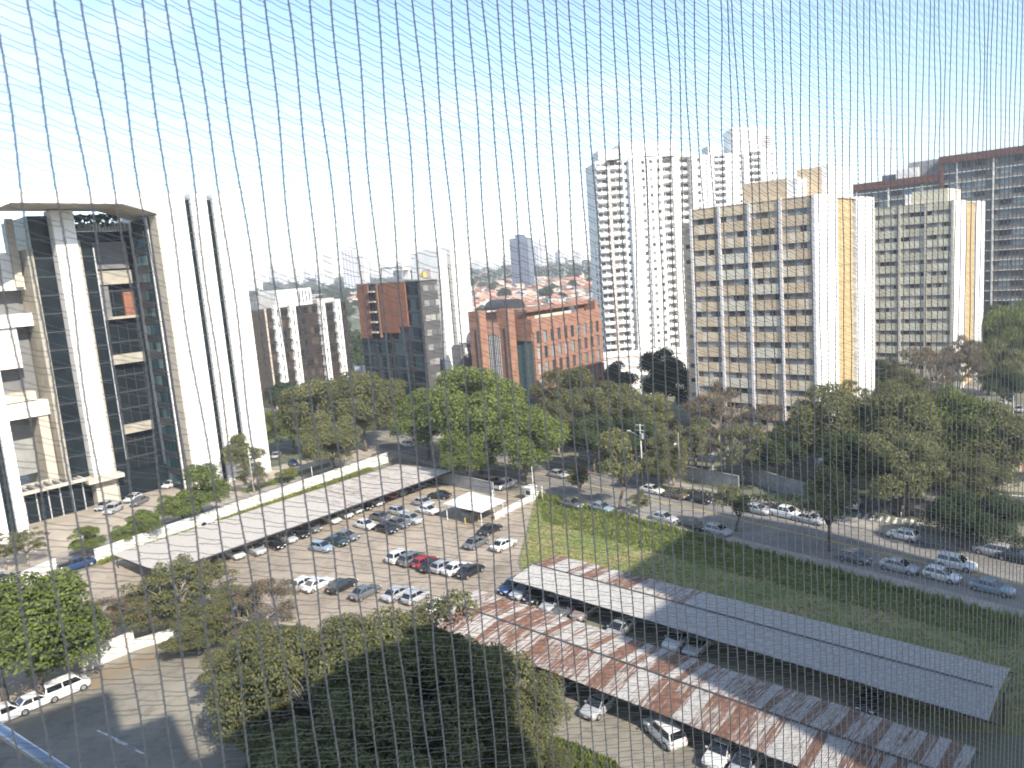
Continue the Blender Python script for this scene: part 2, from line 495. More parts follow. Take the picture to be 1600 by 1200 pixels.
def yarn_mat(name, color, clear):
    m = bpy.data.materials.new(name)
    m.use_nodes = True
    n = m.node_tree
    n.nodes.remove(n.nodes['Principled BSDF'])
    d = n.nodes.new('ShaderNodeBsdfDiffuse'); tl = n.nodes.new('ShaderNodeBsdfTranslucent')
    mx = n.nodes.new('ShaderNodeMixShader'); mx.inputs['Fac'].default_value = 0.78
    d.inputs['Color'].default_value = (*color, 1); tl.inputs['Color'].default_value = (*color, 1)
    n.links.new(d.outputs[0], mx.inputs[1]); n.links.new(tl.outputs[0], mx.inputs[2])
    tp = n.nodes.new('ShaderNodeBsdfTransparent')            # loose knit: some light passes straight between the plies
    m2 = n.nodes.new('ShaderNodeMixShader'); m2.inputs['Fac'].default_value = clear
    n.links.new(mx.outputs[0], m2.inputs[1]); n.links.new(tp.outputs[0], m2.inputs[2])
    n.links.new(m2.outputs[0], n.nodes['Material Output'].inputs['Surface'])
    return m


M['net'] = yarn_mat('grey_net_yarn', (0.56, 0.51, 0.48), 0.47)
M['net_thin'] = yarn_mat('clear_net_filament', (0.40, 0.42, 0.39), 0.42)
M['rail'] = mat('anodised_aluminium_tube', (0.42, 0.46, 0.52), 0.3, 0.5, metal=0.6)
M['own_wall'] = mat('sand_render', (0.42, 0.39, 0.34), 0.85, noise=0.1, nscale=0.4)


# ------------------------------------------------------------------ the ground, roads and pavements
def plan_poly(pix, z=0.0):
    return [on_plan(px, py, z) for px, py in pix]


def dense_sheet(name, poly, z, m, kind='structure'):
    mb = MB()
    mb.face([(p[0], p[1], z) for p in poly])
    o = mb.build(name, m)
    o['kind'] = kind
    return o


def strip(name, pts, w0, w1, z, m, h=None):
    """band between offsets w0 and w1 to the left of a polyline; h makes it a raised slab"""
    mb = MB()
    n = len(pts)
    lft, rgt = [], []
    for i in range(n):
        a = Vector(pts[max(0, i - 1)][:2]); b = Vector(pts[min(n - 1, i + 1)][:2])
        d = (b - a).normalized(); nn = Vector((-d.y, d.x))
        p = Vector(pts[i][:2])
        lft.append(p + nn * w1); rgt.append(p + nn * w0)
    for i in range(n - 1):
        q = [rgt[i], rgt[i + 1], lft[i + 1], lft[i]]
        if h: mb.prism([(p.x, p.y) for p in q], z - h, z)
        else: mb.face([(p.x, p.y, z) for p in q])
    return mb.build(name, m)


def terrain():
    """one sheet to the horizon: flat near, low hills beyond the quarter"""
    verts, faces = [], []
    rs = [0, 60, 120, 180, 250, 320, 400, 480, 560, 640, 740, 850, 1000, 1200, 1450, 1750, 2100, 2600, 2950]
    na = 120
    for i, r in enumerate(rs):
        for k in range(na):
            a = 2 * math.pi * k / na
            x, y = r * math.sin(a), r * math.cos(a)
            verts.append((x, y, ground_z(x, y)))
    for i in range(len(rs) - 1):
        for k in range(na):
            j = (k + 1) % na
            faces.append((i * na + k, i * na + j, (i + 1) * na + j, (i + 1) * na + k))
    me = bpy.data.meshes.new('ground')
    me.from_pydata(verts, [], [f[::-1] for f in faces])
    me.materials.append(M['earth'])
    me.polygons.foreach_set('use_smooth', [True] * len(faces))
    o = put('ground', me)
    o['kind'] = 'structure'


def ground_z(x, y):
    r = math.hypot(x, y)
    if r < 420: return 0.0
    az = math.degrees(math.atan2(x, y))
    t = min(1.0, (r - 420) / 1900)
    left = max(0.0, min(1.0, (-az - 4) / 14))            # the wooded rise on the left starts sooner
    t2 = min(1.0, (r - 420) / 420)
    h = 34 * t ** 1.1 + left * 13 * (t2 * t2 * (3 - 2 * t2))
    h += min(1, (r - 420) / 600) * (3.5 * math.sin(x * 0.006 + 1.3) + 3.0 * math.sin(y * 0.0043 + x * 0.0021))
    return max(0.0, h)


terrain()

# car park and field
yard = dense_sheet('car_park_ground', plan_poly([(-60, 1000), (0, 935), (150, 885), (330, 826), (640, 722), (700, 742), (836, 778), (808, 880), (850, 980), (1500, 1400), (200, 1500), (-300, 1300)]), 0.008, M['yard'])
dense_sheet('lower_car_park_ground', plan_poly([(-200, 1190), (10, 1106), (215, 1015), (335, 975), (620, 1010), (900, 1060), (1250, 1205), (1700, 1600), (500, 1800), (-700, 1500)]), 0.014, M['yard_dark'])
field_poly = plan_poly([(836, 778), (868, 782), (1010, 822), (1210, 868), (1400, 920), (1620, 985), (1900, 1080), (1700, 1160), (1480, 1140), (1180, 1020), (960, 960), (812, 884)])
dense_sheet('field', field_poly, 0.020, M['field'])
dense_sheet('lawn', plan_poly([(845, 1145), (905, 1165), (960, 1190), (990, 1230), (1000, 1330), (800, 1330)]), 0.020, M['field_green'])
dense_sheet('tower_forecourt', plan_poly([(-150, 900), (0, 895), (380, 790), (650, 705), (560, 690), (410, 735), (240, 715), (20, 690), (-200, 740)]), 0.008, M['plaza'])
dense_sheet('tower_lawn', plan_poly([(392, 782), (470, 752), (520, 735), (515, 722), (430, 748), (385, 768)]), 0.014, M['field_green'])

# the avenue in front of the beige apartments, running from behind the big trees to the lower right
aven_near = [on_plan(*p) for p in [(560, 712), (690, 735), (860, 772), (1010, 812), (1205, 857), (1400, 905), (1620, 968), (1900, 1050), (2500, 1200)]]
ave0 = Vector(aven_near[2][:2]); ave1 = Vector(aven_near[6][:2])
adir = (ave1 - ave0).normalized()
nleft = Vector((-adir.y, adir.x))
A0 = ave0 - adir * 95; A1 = ave0 + adir * 190
line = [(A0.x, A0.y), (A1.x, A1.y)]
o = strip('avenue', line, 1.2, 14.6, 0.030, M['asphalt']); o['kind'] = 'structure'
o = strip('avenue_near_pavement', line, -1.0, 1.2, 0.14, M['sidewalk'], h=0.16); o['kind'] = 'structure'
o = strip('avenue_far_pavement', line, 14.6, 18.0, 0.14, M['sidewalk'], h=0.16); o['kind'] = 'structure'
mb = MB()
for s in range(0, 280, 1):
    for off in (7.75, 8.05):
        p = A0 + adir * s + nleft * off; q = p + adir * 1.0
        w = nleft * 0.06
        mb.face([(p.x - w.x, p.y - w.y, 0.036), (q.x - w.x, q.y - w.y, 0.036), (q.x + w.x, q.y + w.y, 0.036), (p.x + w.x, p.y + w.y, 0.036)])
o = mb.build('avenue_centre_lines', M['yellow']); o['kind'] = 'structure'

# side street along the left wall, and the street going away at the far right
wl = [on_plan(*p) for p in [(0, 935), (90, 895), (150, 880), (330, 822), (575, 733)]]
W0 = Vector(wl[2][:2]); W1 = Vector(wl[4][:2]); wdir = (W1 - W0).normalized(); wl_n = Vector((-wdir.y, wdir.x))
S0 = W0 - wdir * 60; S1 = W1 + wdir * 7
o = strip('side_street', [(S0.x, S0.y), (S1.x, S1.y)], 1.6, 8.2, 0.024, M['asphalt']); o['kind'] = 'structure'
o = strip('side_street_pavement', [(S0.x, S0.y), (S1.x, S1.y)], 8.2, 10.2, 0.13, M['sidewalk'], h=0.13); o['kind'] = 'structure'
c0 = on_plan(1330, 850); c1 = on_plan(1600, 600)
X0 = Vector(on_plan(1395, 800)[:2]); XD = Vector((0.60, 0.80))
o = strip('cross_street', [(X0.x, X0.y), (X0.x + XD.x * 190, X0.y + XD.y * 190)], -5.0, 5.0, 0.024, M['asphalt']); o['kind'] = 'structure'
# zebra crossing where the cross street meets the avenue
mb = MB()
for k in range(9):
    p = X0 + XD * -5.0 + Vector((XD.y, -XD.x)) * (-4.2 + k * 1.0)
    u = XD * 2.6; w = Vector((XD.y, -XD.x)) * 0.45
    mb.face([(p.x, p.y, 0.034), (p.x + w.x, p.y + w.y, 0.034), (p.x + w.x + u.x, p.y + w.y + u.y, 0.034), (p.x + u.x, p.y + u.y, 0.034)])
o = mb.build('zebra_crossing_paint', M['road_white']); o['kind'] = 'structure'
# bay lines in the two car parks
mb = MB()
for px, py in [(1018, 1080), (1075, 1105), (1110, 1190), (905, 1095), (980, 1130)]:
    p = Vector(on_plan(px, py)[:2]); u = Vector((BX, BY)) * 2.2; w = Vector((AX, AY)) * 0.06
    mb.face([(p.x, p.y, 0.02), (p.x + w.x, p.y + w.y, 0.02), (p.x + w.x + u.x, p.y + w.y + u.y, 0.02), (p.x + u.x, p.y + u.y, 0.02)])
for k in range(12):
    p = W0 + wdir * (12 + 3.0 * k) + wl_n * 14; u = wl_n * 4.6; w = wdir * 0.06
    mb.face([(p.x, p.y, 0.02), (p.x + w.x, p.y + w.y, 0.02), (p.x + w.x + u.x, p.y + w.y + u.y, 0.02), (p.x + u.x, p.y + u.y, 0.02)])
o = mb.build('parking_bay_lines', M['yellow']); o['kind'] = 'structure'
mb = MB()
for k in range(4):
    px, py = [(150, 1142), (165, 1150), (178, 1158), (192, 1165)][k]
    p = Vector(on_plan(px, py)[:2]); u = Vector((AX, AY)) * -3.2 + Vector((BX, BY)) * 0.6; w = Vector((BX, BY)) * 0.16
    mb.face([(p.x, p.y, 0.02), (p.x + w.x, p.y + w.y, 0.02), (p.x + w.x + u.x, p.y + w.y + u.y, 0.02), (p.x + u.x, p.y + u.y, 0.02)])
o = mb.build('worn_ground_markings', M['road_white']); o['kind'] = 'structure'


# ------------------------------------------------------------------ buildings
def box_mesh(name, x0, x1, y0, y1, z0, z1, m):
    return MB().box(x0, x1, y0, y1, z0, z1).mesh(name, m)


MESH = {}


def cached(key, fn):
    if key not in MESH: MESH[key] = fn()
    return MESH[key]


def unit(m, name, w, d, h):
    """a shared box w x d x h, origin at its lower near corner"""
    return cached((m, round(w, 3), round(d, 3), round(h, 3)), lambda: MB().box(0, w, 0, d, 0, h).mesh(name, M[m]))


# ---- the white portal office tower on the left
def portal_tower():
    x, y, _ = on_plan(414, 738)
    t = empty('office_tower', (x, y, 0), GRID, 'tall white portal-shaped office tower with dark glass inside its arch', 'building')
    H = 59.6
    # right pier: four white slabs with two dark glass slits, each slab a part
    for (u0, u1) in ((-1.6, 3.7), (5.0, 8.3), (9.55, 15.4)):
        MB().box(-u1, -u0, 0, 20, 0, H - 0.02).build('stone_slab', M['marble'], t)
    for (u0, u1) in ((3.7, 5.0), (8.3, 9.55)):
        g = MB().box(-u1, -u0, 0.9, 19, 0, H - 1.2).build('glass_slit', M['dark_glass'], t)
        mb = MB()
        for k in range(1, 17): mb.box(-u1 + .02, -u0 - .02, 0.78, 0.9, k * 3.45, k * 3.45 + 0.22)
        stuff(mb.build('floor_edge', M['steel_dark'], g))
    # left pier
    MB().box(-61.5, -48.6, 0, 20, 0, H - 0.02).build('stone_slab', M['marble'], t)
    MB().box(-48.6, -47.2, 0.9, 19, 0, H - 1.2).build('glass_slit', M['dark_glass'], t)
    MB().box(-47.2, -45.6, 0, 20, 0, H - 0.02).build('stone_slab', M['marble'], t)
    # arch: beam with chamfered haunches
    poly = [(-45.6, H), (-45.6, 54.6), (-39.8, 57.2), (-21.6, 57.2), (-15.4, 55.4), (-15.4, H)]
    MB().extr([(p[0], p[1]) for p in poly], 0, 12).build('arch_beam', M['cream'], t)
    MB().extr([(-45.6, H + .01), (-45.6, 54.75), (-39.8, 57.35), (-21.6, 57.35), (-15.4, 55.55), (-15.4, H + .01)], -0.25, 0).build('arch_fascia', M['marble'], t)
    # inner wall of the right pier: recessed window strip behind a white fin
    MB().box(-15.7, -15.4, 0.0, 3.0, 0, 55.3).build('pier_return', M['cream'], t)
    MB().box(-16.1, -15.4, 3.6, 4.1, 0, 55.2).build('vertical_fin', M['marble'], t)
    MB().box(-15.9, -15.4, 3.0, 3.6, 0, 55.2).build('dark_joint', M['steel_dark'], t)
    MB().box(-16.6, -15.4, 4.1, 9.6, 0, 55.0).build('glass_core', M['dark_glass'], t)
    for k in range(15):
        z = 1.2 + k * 3.45
        for j in range(3):
            put('window', unit('teal_glass', 'window', 0.08, 1.55, 1.9), t, (-16.69, 4.3 + j * 1.75, z))
        put('spandrel', unit('steel_dark', 'spandrel', 0.1, 5.4, 1.3), t, (-16.71, 4.15, z + 2.05))
    # dark glass block filling the back of the arch, floor slabs proud of the glass
    g = MB().box(-26.2, -15.4, 14.0, 30, 0, 53.5).build('glass_block', M['dark_glass'], t)
    for k in range(1, 16):
        z = k * 3.45
        MB().box(-26.2, -16.6, 13.86, 14.0, z, z + 0.3).build('floor_band', M['steel_dark'], g)
    for k in range(6):
        MB().box(-26.2 + k * 1.9 - .05, -26.2 + k * 1.9 + .05, 13.8, 14.0, 0, 53.5).build('mullion', M['steel_dark'], g)
    # sky lounge, terraces and pale beams stepping out in front of the glass
    MB().box(-24.6, -16.8, 12.8, 13.8, 46.0, 51.3).build('terrace_wall', M['grey_wall'], t)
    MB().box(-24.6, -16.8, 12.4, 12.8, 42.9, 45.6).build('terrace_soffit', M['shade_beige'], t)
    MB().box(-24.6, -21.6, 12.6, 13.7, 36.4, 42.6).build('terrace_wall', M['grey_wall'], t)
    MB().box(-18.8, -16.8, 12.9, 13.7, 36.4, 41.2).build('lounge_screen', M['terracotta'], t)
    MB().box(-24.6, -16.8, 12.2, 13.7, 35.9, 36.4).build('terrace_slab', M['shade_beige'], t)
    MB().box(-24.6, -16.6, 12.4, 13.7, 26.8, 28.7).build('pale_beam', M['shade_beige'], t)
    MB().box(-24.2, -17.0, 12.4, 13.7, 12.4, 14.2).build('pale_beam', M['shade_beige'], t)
    MB().box(-26.0, -25.75, 13.3, 13.8, 4, 52).build('vertical_fin', M['marble'], t)
    r = MB().box(-27.5, -15.6, 13.2, 13.7, 53.5, 55.0).build('roof_parapet', M['mid_grey'], t)
    for k in range(11): MB().box(-22.6 + k * 0.6, -22.4 + k * 0.6, 13.0, 13.2, 53.4, 55.2).build('baluster', M['mullion'], r)
    mb = MB()
    for k in range(420):                                   # hanging roof planting under the beam
        px, py, pz = RNG.uniform(-28.5, -17.5), RNG.uniform(11.5, 14), 56.9 - abs(RNG.gauss(0, 0.9))
        a = RNG.uniform(0, 6.28); s = RNG.uniform(0.15, 0.4)
        c, d = math.cos(a) * s, math.sin(a) * s
        mb.face([(px - c, py - d, pz), (px + c, py + d, pz - .1), (px + c * .4, py + d, pz - s * 2), (px - c, py, pz - s * 1.6)])
    stuff(mb.build('roof_planting', M['leaf_dark'], t))
    # free-standing white column in the arch with the beige core behind it
    MB().box(-31.3, -27.5, 8.0, 11.8, 6.6, 57.0).build('stone_column', M['marble'], t)
    MB().box(-31.3, -27.5, 8.0, 11.8, 0, 6.58).build('column_base', M['cream'], t)
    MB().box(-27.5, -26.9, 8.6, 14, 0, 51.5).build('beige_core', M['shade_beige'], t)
    g = MB().box(-26.9, -24.7, 9.0, 14, 0, 52.2).build('glass_shaft', M['dark_glass'], t)
    for k in range(1, 15): MB().box(-26.9, -24.7, 8.9, 9.0, k * 3.45, k * 3.45 + .2).build('floor_band', M['steel_dark'], g)
    MB().box(-24.7, -24.5, 8.8, 13.8, 8, 50).build('vertical_fin', M['mullion'], t)
    g = MB().box(-34.6, -31.3, 10.5, 26, 0, 56.2).build('glass_block', M['dark_glass'], t)
    for k in range(1, 16): MB().box(-34.6, -31.32, 10.36, 10.5, k * 3.45, k * 3.45 + .25).build('floor_band', M['steel_dark'], g)
    # pale stepped wing between the arch and the left pier
    MB().box(-45.6, -34.6, 14.5, 28, 43.0, 49.9).build('stepped_wing', M['marble'], t)
    MB().box(-37.2, -36.0, 13.6, 14.5, 43.5, 56.0).build('pale_fin', M['cream'], t)
    MB().box(-45.6, -34.6, 17.5, 28, 38.6, 43.0).build('recessed_loggia', M['grey_wall'], t)
    MB().box(-45.6, -34.6, 13.2, 28, 36.2, 38.6).build('wing_beam', M['marble'], t)
    MB().box(-43.6, -38.4, 13.8, 28, 28.6, 36.2).build('stepped_wing', M['marble'], t)
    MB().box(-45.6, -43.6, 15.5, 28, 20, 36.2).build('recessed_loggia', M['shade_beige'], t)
    MB().box(-38.4, -35.9, 16.5, 28, 20, 36.2).build('recessed_loggia', M['grey_wall'], t)
    MB().box(-43.6, -38.4, 17.0, 28, 23.9, 28.6).build('recessed_loggia', M['grey_wall'], t)
    MB().box(-43.6, -37.0, 14.0, 28, 22.2, 23.9).build('wing_beam', M['cream'], t)
    MB().box(-45.4, -35.4, 12.6, 16, 19.2, 22.0).build('wing_beam', M['marble'], t)
    MB().box(-45.6, -37.6, 18.5, 28, 7.5, 22.1).build('recessed_wall', M['mid_grey'], t)
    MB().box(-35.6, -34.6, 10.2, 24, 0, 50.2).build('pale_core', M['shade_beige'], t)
    MB().box(-37.6, -35.9, 13.0, 26, 0, 19.2).build('pale_core', M['cream'], t)
    # slatted entrance canopy and its glazed front
    c = MB().box(-46, -33.2, 7.0, 7.5, 6.0, 6.6).box(-46, -33.2, 13.5, 14, 6.0, 6.6).box(-33.6, -33.2, 7.5, 13.5, 6.0, 6.6).build('entrance_canopy', M['cream'], t)
    for k in range(9):
        MB().box(-45.6 + k * 1.4, -45.1 + k * 1.4, 7.5, 13.5, 6.05, 6.5).build('slat', M['mid_grey'], c)
    for k in range(6):
        MB().box(-45.2 + k * 2.0, -43.4 + k * 2.0, 9.0, 9.1, 0.3, 5.9).build('window', M['dark_glass'], t)
        MB().box(-43.4 + k * 2.0, -43.2 + k * 2.0, 8.9, 9.1, 0, 5.9).build('mullion', M['mullion'], t)
    MB().box(-33.0, -26.4, 6.2, 14, 5.2, 6.0).build('lobby_slab', M['cream'], t)
    MB().box(-30, -16.6, 9.8, 13.9, 0, 4.8).build('lobby_glass', M['dark_glass'], t)


portal_tower()


# ---- slab apartment blocks with beige spandrels
def slab_block(x, y, label, bays, bay_w, n_floors, fh, top, slabs, panel, tint, extras=True, depth=None):
    t = empty('apartment_block', (x, y, 0), GRID, label, 'apartment building', 'beige slab apartment blocks')
    LY = bays * bay_w
    s1, s2, s3 = slabs
    dep = s3
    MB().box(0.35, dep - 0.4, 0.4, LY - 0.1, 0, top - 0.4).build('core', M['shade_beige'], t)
    MB().box(0.0, s1, -0.35, 0.4, 0, top + 0.15).build('white_slab', M['white'], t)
    MB().box(s2, dep, -0.35, 0.4, 0, top + 0.15).build('white_slab', M['white'], t)
    MB().box(s1, s2 - 1.3, 0.0, 0.4, 0, top - 0.1).build('tiled_wall', M['orange_tile'], t)
    stripw = (s2 - 1.3 - s1) / 4
    for k in range(int(top / fh)):
        for j in range(4):
            put('tile_panel', unit('orange_tile', 'tile_panel', stripw - 0.10, 0.09, fh - 0.09), t, (s1 + j * stripw + .05, -0.09, 0.3 + k * fh))
        put('window', unit('apt_window', 'window', 0.9, 0.06, 1.3), t, (s2 - 1.1, 0.32, 1.1 + k * fh))
        put('ledge', unit('cream', 'ledge', 1.26, 0.35, 0.25), t, (s2 - 1.28, 0.0, 0.55 + k * fh))
    MB().box(s2 - 1.3, s2, 0.38, 0.5, 0, top - 0.1).build('dark_slot', M['bronze'], t)
    # front: pilasters, spandrel panels and window panes floor by floor
    for j in range(bays + 1):
        MB().box(-0.22, 0.35, j * bay_w - 0.24, j * bay_w + 0.24, 0, top + 0.1).build('pilaster', M['cream'] if tint else M['pale_lilac'], t)
    pw = (bay_w - 0.48) / 4
    ww = (bay_w - 0.48) / 5
    wh = fh * 0.37
    for k in range(n_floors):
        zt = top - 2.0 - k * fh                      # top of this floor's window band
        for j in range(bays):
            y0 = j * bay_w + 0.24
            light = RNG.random()
            for i in range(4):
                ph = 1.98 if k == 0 else fh - wh - 0.02
                o = put('spandrel_panel', unit(panel, 'spandrel_panel', 0.12, pw - 0.04, ph), t, (0.0, y0 + i * pw + 0.02, zt + 0.02))
                if light > 0.9: o.data = unit('cream_panel', 'spandrel_panel', 0.12, pw - 0.04, ph)
            for i in range(5):
                put('window', unit('apt_window', 'window', 0.05, ww - 0.07, wh - 0.1), t, (0.20, y0 + i * ww + 0.035, zt - wh + 0.05))
        if k: MB().box(0.02, 0.35, 0.2, LY - 0.2, zt - 0.02, zt + 0.0).build('sill', M['cream'], t)
    MB().box(0.2, 0.34, 0.2, LY - 0.2, 0, top - 2 - n_floors * fh + .1).build('ground_floor_wall', M['mid_grey'], t)
    MB().box(0.0, dep, -0.3, LY, top - 0.35, top - 0.1).build('roof_slab', M['cream'], t)
    return t, LY


t, LY = slab_block(54.3, 133.0, 'beige slab apartment block nearest the avenue, with ochre tiled end wall between white slabs', 4, 5.85, 15, 2.95, 48.4, (11.0, 21.8, 33.1), 'beige_panel', False)
# lower recessed bay at its far end
MB().box(1.0, 20, LY + 0.26, LY + 2.4, 0, 45.9).build('end_bay', M['beige_panel'], t)
for k in range(15):
    put('window', unit('apt_window', 'window', 0.06, 0.9, 0.75), t, (0.95, LY + 0.9, 44.0 - 2.95 * k))
MB().box(2.0, 15, 5.4, 13.5, 48.3, 52.0).build('penthouse', M['beige_panel'], t)
MB().box(6.5, 20, 0.8, 5.2, 48.3, 53.6).build('penthouse', M['beige_panel'], t)
MB().box(2.1, 6.4, 3.4, 5.4, 48.3, 51.8).build('lift_housing', M['white'], t)
MB().box(6.6, 20, -0.3, 0.79, 48.3, 53.8).build('lift_housing', M['white'], t)
mb = MB()
for k in range(7): mb.tube((5, 6 + k * 1.1, 52.0), (5, 6 + k * 1.1, 53.4), 0.04, n=4)
stuff(mb.build('roof_aerials', M['mullion'], t))
t, LY = slab_block(109.4, 185.3, 'straw-coloured slab apartment block standing behind the nearer beige one', 4, 5.95, 15, 2.95, 47.9, (13.2, 25.8, 36.9), 'yellow_panel', True)
MB().box(2.0, 16, 1.5, 9.5, 47.8, 51.0).build('penthouse', M['yellow_panel'], t)
MB().box(1.6, 12, 9.7, 11.0, 47.8, 50.5).build('lift_housing', M['white'], t)


# ---- tall white balcony towers
def balcony_tower(x, y, rz, label, top, z_low, cols, crown, n_f, fh, depth=20):
    """cols: (x0, x1, kind, y offset) with kind wall, balcony, windows"""
    t = empty('balcony_tower', (x, y, 0), rz, label, 'apartment tower', 'tall white balcony towers')
    for (x0, x1, kind, yo) in cols:
        wm = 'pinkish' if kind == 'pink' else 'white'
        MB().box(x0, x1, yo + (1.2 if kind == 'balcony' else 0), depth, 0, top).build('wall', M[wm], t)
        for k in range(n_f):
            z = top - 2.9 - k * fh
            if z < z_low: break
            if kind == 'balcony':
                w = x1 - x0
                put('balcony', unit('white', 'balcony', w - 0.3, 1.5, 1.05), t, (x0 + .15, yo - 0.3, z - 0.2))
                put('window', unit('tower_window', 'window', w * 0.46 - .3, 0.06, 1.9), t, (x0 + .3, yo + 1.14, z + 0.3))
                put('window', unit('tower_window', 'window', w * 0.46 - .3, 0.06, 1.9), t, (x0 + .1 + w / 2, yo + 1.14, z + 0.3))
            elif kind == 'windows':
                put('window', unit('tower_window', 'window', 1.1, 0.06, 1.2), t, ((x0 + x1) / 2 - 0.55, yo - 0.06, z + 0.7))
    for (x0, x1, y0, y1, z0, z1) in crown:
        MB().box(x0, x1, y0, y1, z0, z1).build('roof_block', M['white'], t)
    return t


t = balcony_tower(36.3, 280, R(5), 'tallest white balcony tower, left of the beige apartment block', 75.5, 3.0,
              [(0, 4.0, 'balcony', 0.6), (4.0, 5.0, 'pink', 0.2), (5.0, 9.6, 'balcony', 0.4), (9.6, 11.6, 'windows', 0.1), (11.6, 15.6, 'wall', -1.6), (15.6, 18.2, 'windows', -0.6),
               (18.2, 21.0, 'windows', -1.4), (21.0, 24.0, 'windows', -1.0), (24.0, 28.8, 'balcony', 3.2), (28.8, 31.4, 'wall', 2.2), (31.4, 36.0, 'balcony', 5.0), (36.0, 41.5, 'windows', 2.6)],
              [(1.5, 9, 2, 14, 75.5, 79.5), (9.5, 17, 1, 16, 75.5, 81.5), (17, 30, 2, 16, 75.5, 81.2), (30, 38, 4, 16, 75.5, 77.5)], 26, 2.95)
MB().box(4.0, 8.0, -1.4, 2, 75.0, 75.5).build('roof_eave', M['steel_dark'], t)
MB().box(17.5, 22.0, -0.6, 2, 75.6, 76.0).build('roof_eave', M['steel_dark'], t)
MB().box(23.5, 29.0, 1.4, 3, 75.4, 75.8).build('roof_eave', M['steel_dark'], t)
# windows of the shaded flank
for k in range(24):
    for j in range(2):
        put('window', unit('tower_window', 'window', 0.06, 2.2, 1.5), t, (-0.06, 3.5 + 5 * j, 72.5 - 2.95 * k))
t = balcony_tower(103.5, 380, R(2), 'farther white tower with louvred top, seen between the tallest tower and the beige block', 87.0, 30.0,
              [(0, 3.6, 'wall', 0.6), (3.6, 9.0, 'balcony', 0.3), (9.0, 14.8, 'wall', 0), (14.8, 18.0, 'windows', 0.2), (18.0, 20.4, 'wall', -0.8), (20.4, 26.5, 'balcony', 0.2), (26.5, 30.2, 'wall', -0.5), (30.2, 34.5, 'windows', 0.3)],
              [(1, 8, 1, 12, 87, 91.5), (13, 26, 0.5, 14, 87, 98.8), (26, 33.5, 0.8, 14, 87, 96.6)], 20, 3.1)
for k in range(6): MB().box(27.5, 32, 0.6, 0.8, 88.6 + k * 1.0, 89.0 + k * 1.0).build('louvre', M['grey_wall'], t)

# ---- long dark apartment slab at the far right
t = empty('dark_apartment_slab', (111.2, 260.0, 0), GRID, 'long grey apartment slab with dark brown roof band at the far right', 'apartment building')
MB().box(0.4, 16, -74, 0, 0, 57.6).box(0.4, 16, -74, -33.5, 57.6, 62.3).build('body', M['ap_wall'], t)
MB().box(-0.4, 16, -33.3, 0, 56.2, 58.4).build('roof_band', M['dark_brown'], t)
MB().box(-0.6, 16, -74, -33.4, 61.2, 63.4).build('roof_band', M['dark_brown'], t)
MB().box(-0.5, 0.38, -34.4, -33.3, 53.5, 61.2).build('roof_band_return', M['dark_brown'], t)
MB().box(3, 12, -33.2, -24, 58.4, 63.2).build('roof_housing', M['mid_grey'], t)
MB().box(2, 10, -27, -20.5, 58.4, 61.5).build('roof_housing', M['white'], t)
MB().box(5, 12, -20, -15.5, 58.4, 60.4).build('roof_housing', M['far_blue'], t)
for k in range(19):
    z = 55.6 - k * 3.0
    up = z + 6.0
    MB().box(-0.10, 0.38, -74, -0.2, z + 2.38, z + 2.62).build('white_ledge', M['dirty_white'], t)
for k in range(-2, 18):
    z = 53.2 - k * 3.0
    for j in range(22):
        y = -2.6 - j * 3.3
        if k < 0 and y > -34: continue
        if j % 5 == 4:
            put('window', unit('ap_window', 'window', 0.06, 1.2, 1.2), t, (0.3, y + 0.4, z + 0.5))
        else:
            put('window', unit('ap_window', 'window', 0.06, 2.7, 2.0), t, (0.3, y, z + 0.15))
for j in range(8):
    MB().box(-0.16, 0.4, -9.4 - j * 9.6, -9.0 - j * 9.6, 0, 61.0 if j > 2 else 56.0).build('pale_fin', M['dirty_white'], t)

# ---- brown office with white stair fins
t = empty('bronze_office', (-77.2, 245.0, 0), GRID, 'low bronze glass office with four bright white fins, right of the portal tower', 'office building')
MB().box(0.3, 31.5, 0.3, 24, 0, 33.0).build('body', M['bronze'], t)
for k in range(9):
    z = 32.9 - (k + 1) * 3.55
    for j in range(20):
        xx = 0.5 + j * 1.54
        put('window', unit('brown_glass', 'window', 1.36, 0.06, 2.1), t, (xx, 0.22, z + 0.9))
    MB().box(0.3, 31.5, 0.1, 0.3, z + 0.1, z + 0.7).build('spandrel', M['bronze'], t)
for j in range(16):
    MB().box(-0.25, 0.3, 0.5 + j * 0.98, 0.72 + j * 0.98, 0, 33.0).build('bronze_rib', M['cream'] if j == 0 else M['bronze_rib'], t)
for x0 in (2.2, 8.0, 19.6, 26.0):
    f = MB().box(x0, x0 + 2.1, -1.3, 0.2, 0, 33.9).build('white_fin', M['white'], t)
    for k in range(9):
        MB().box(x0 + 0.85, x0 + 1.25, -1.36, -1.3, 33.0 - (k + 1) * 3.55 + 0.7, 33.0 - (k + 1) * 3.55 + 2.9).build('slit', M['steel_dark'], f)
        MB().box(x0 - 0.35, x0 + 0.02, -1.1, 0.1, 33.0 - (k + 1) * 3.55 + 0.1, 33.0 - (k + 1) * 3.55 + 1.3).build('landing', M['white'], f)
MB().box(6.4, 15, 4, 14, 33.0, 38.6).build('roof_block', M['white'], t)
r = MB().box(15.2, 21.0, 5, 14, 33.0, 38.6).build('roof_block', M['white'], t)
for k in range(4): MB().box(16.0 + k * 1.3, 16.4 + k * 1.3, 4.9, 5.0, 34, 37.8).build('slit', M['steel_dark'], r)
MB().box(0.5, 6.3, 6, 14, 33.0, 37.5).build('roof_block', M['mid_grey'], t)
MB().box(23, 30, 5, 14, 33.0, 34.4).build('roof_block', M['pinkish'], t)

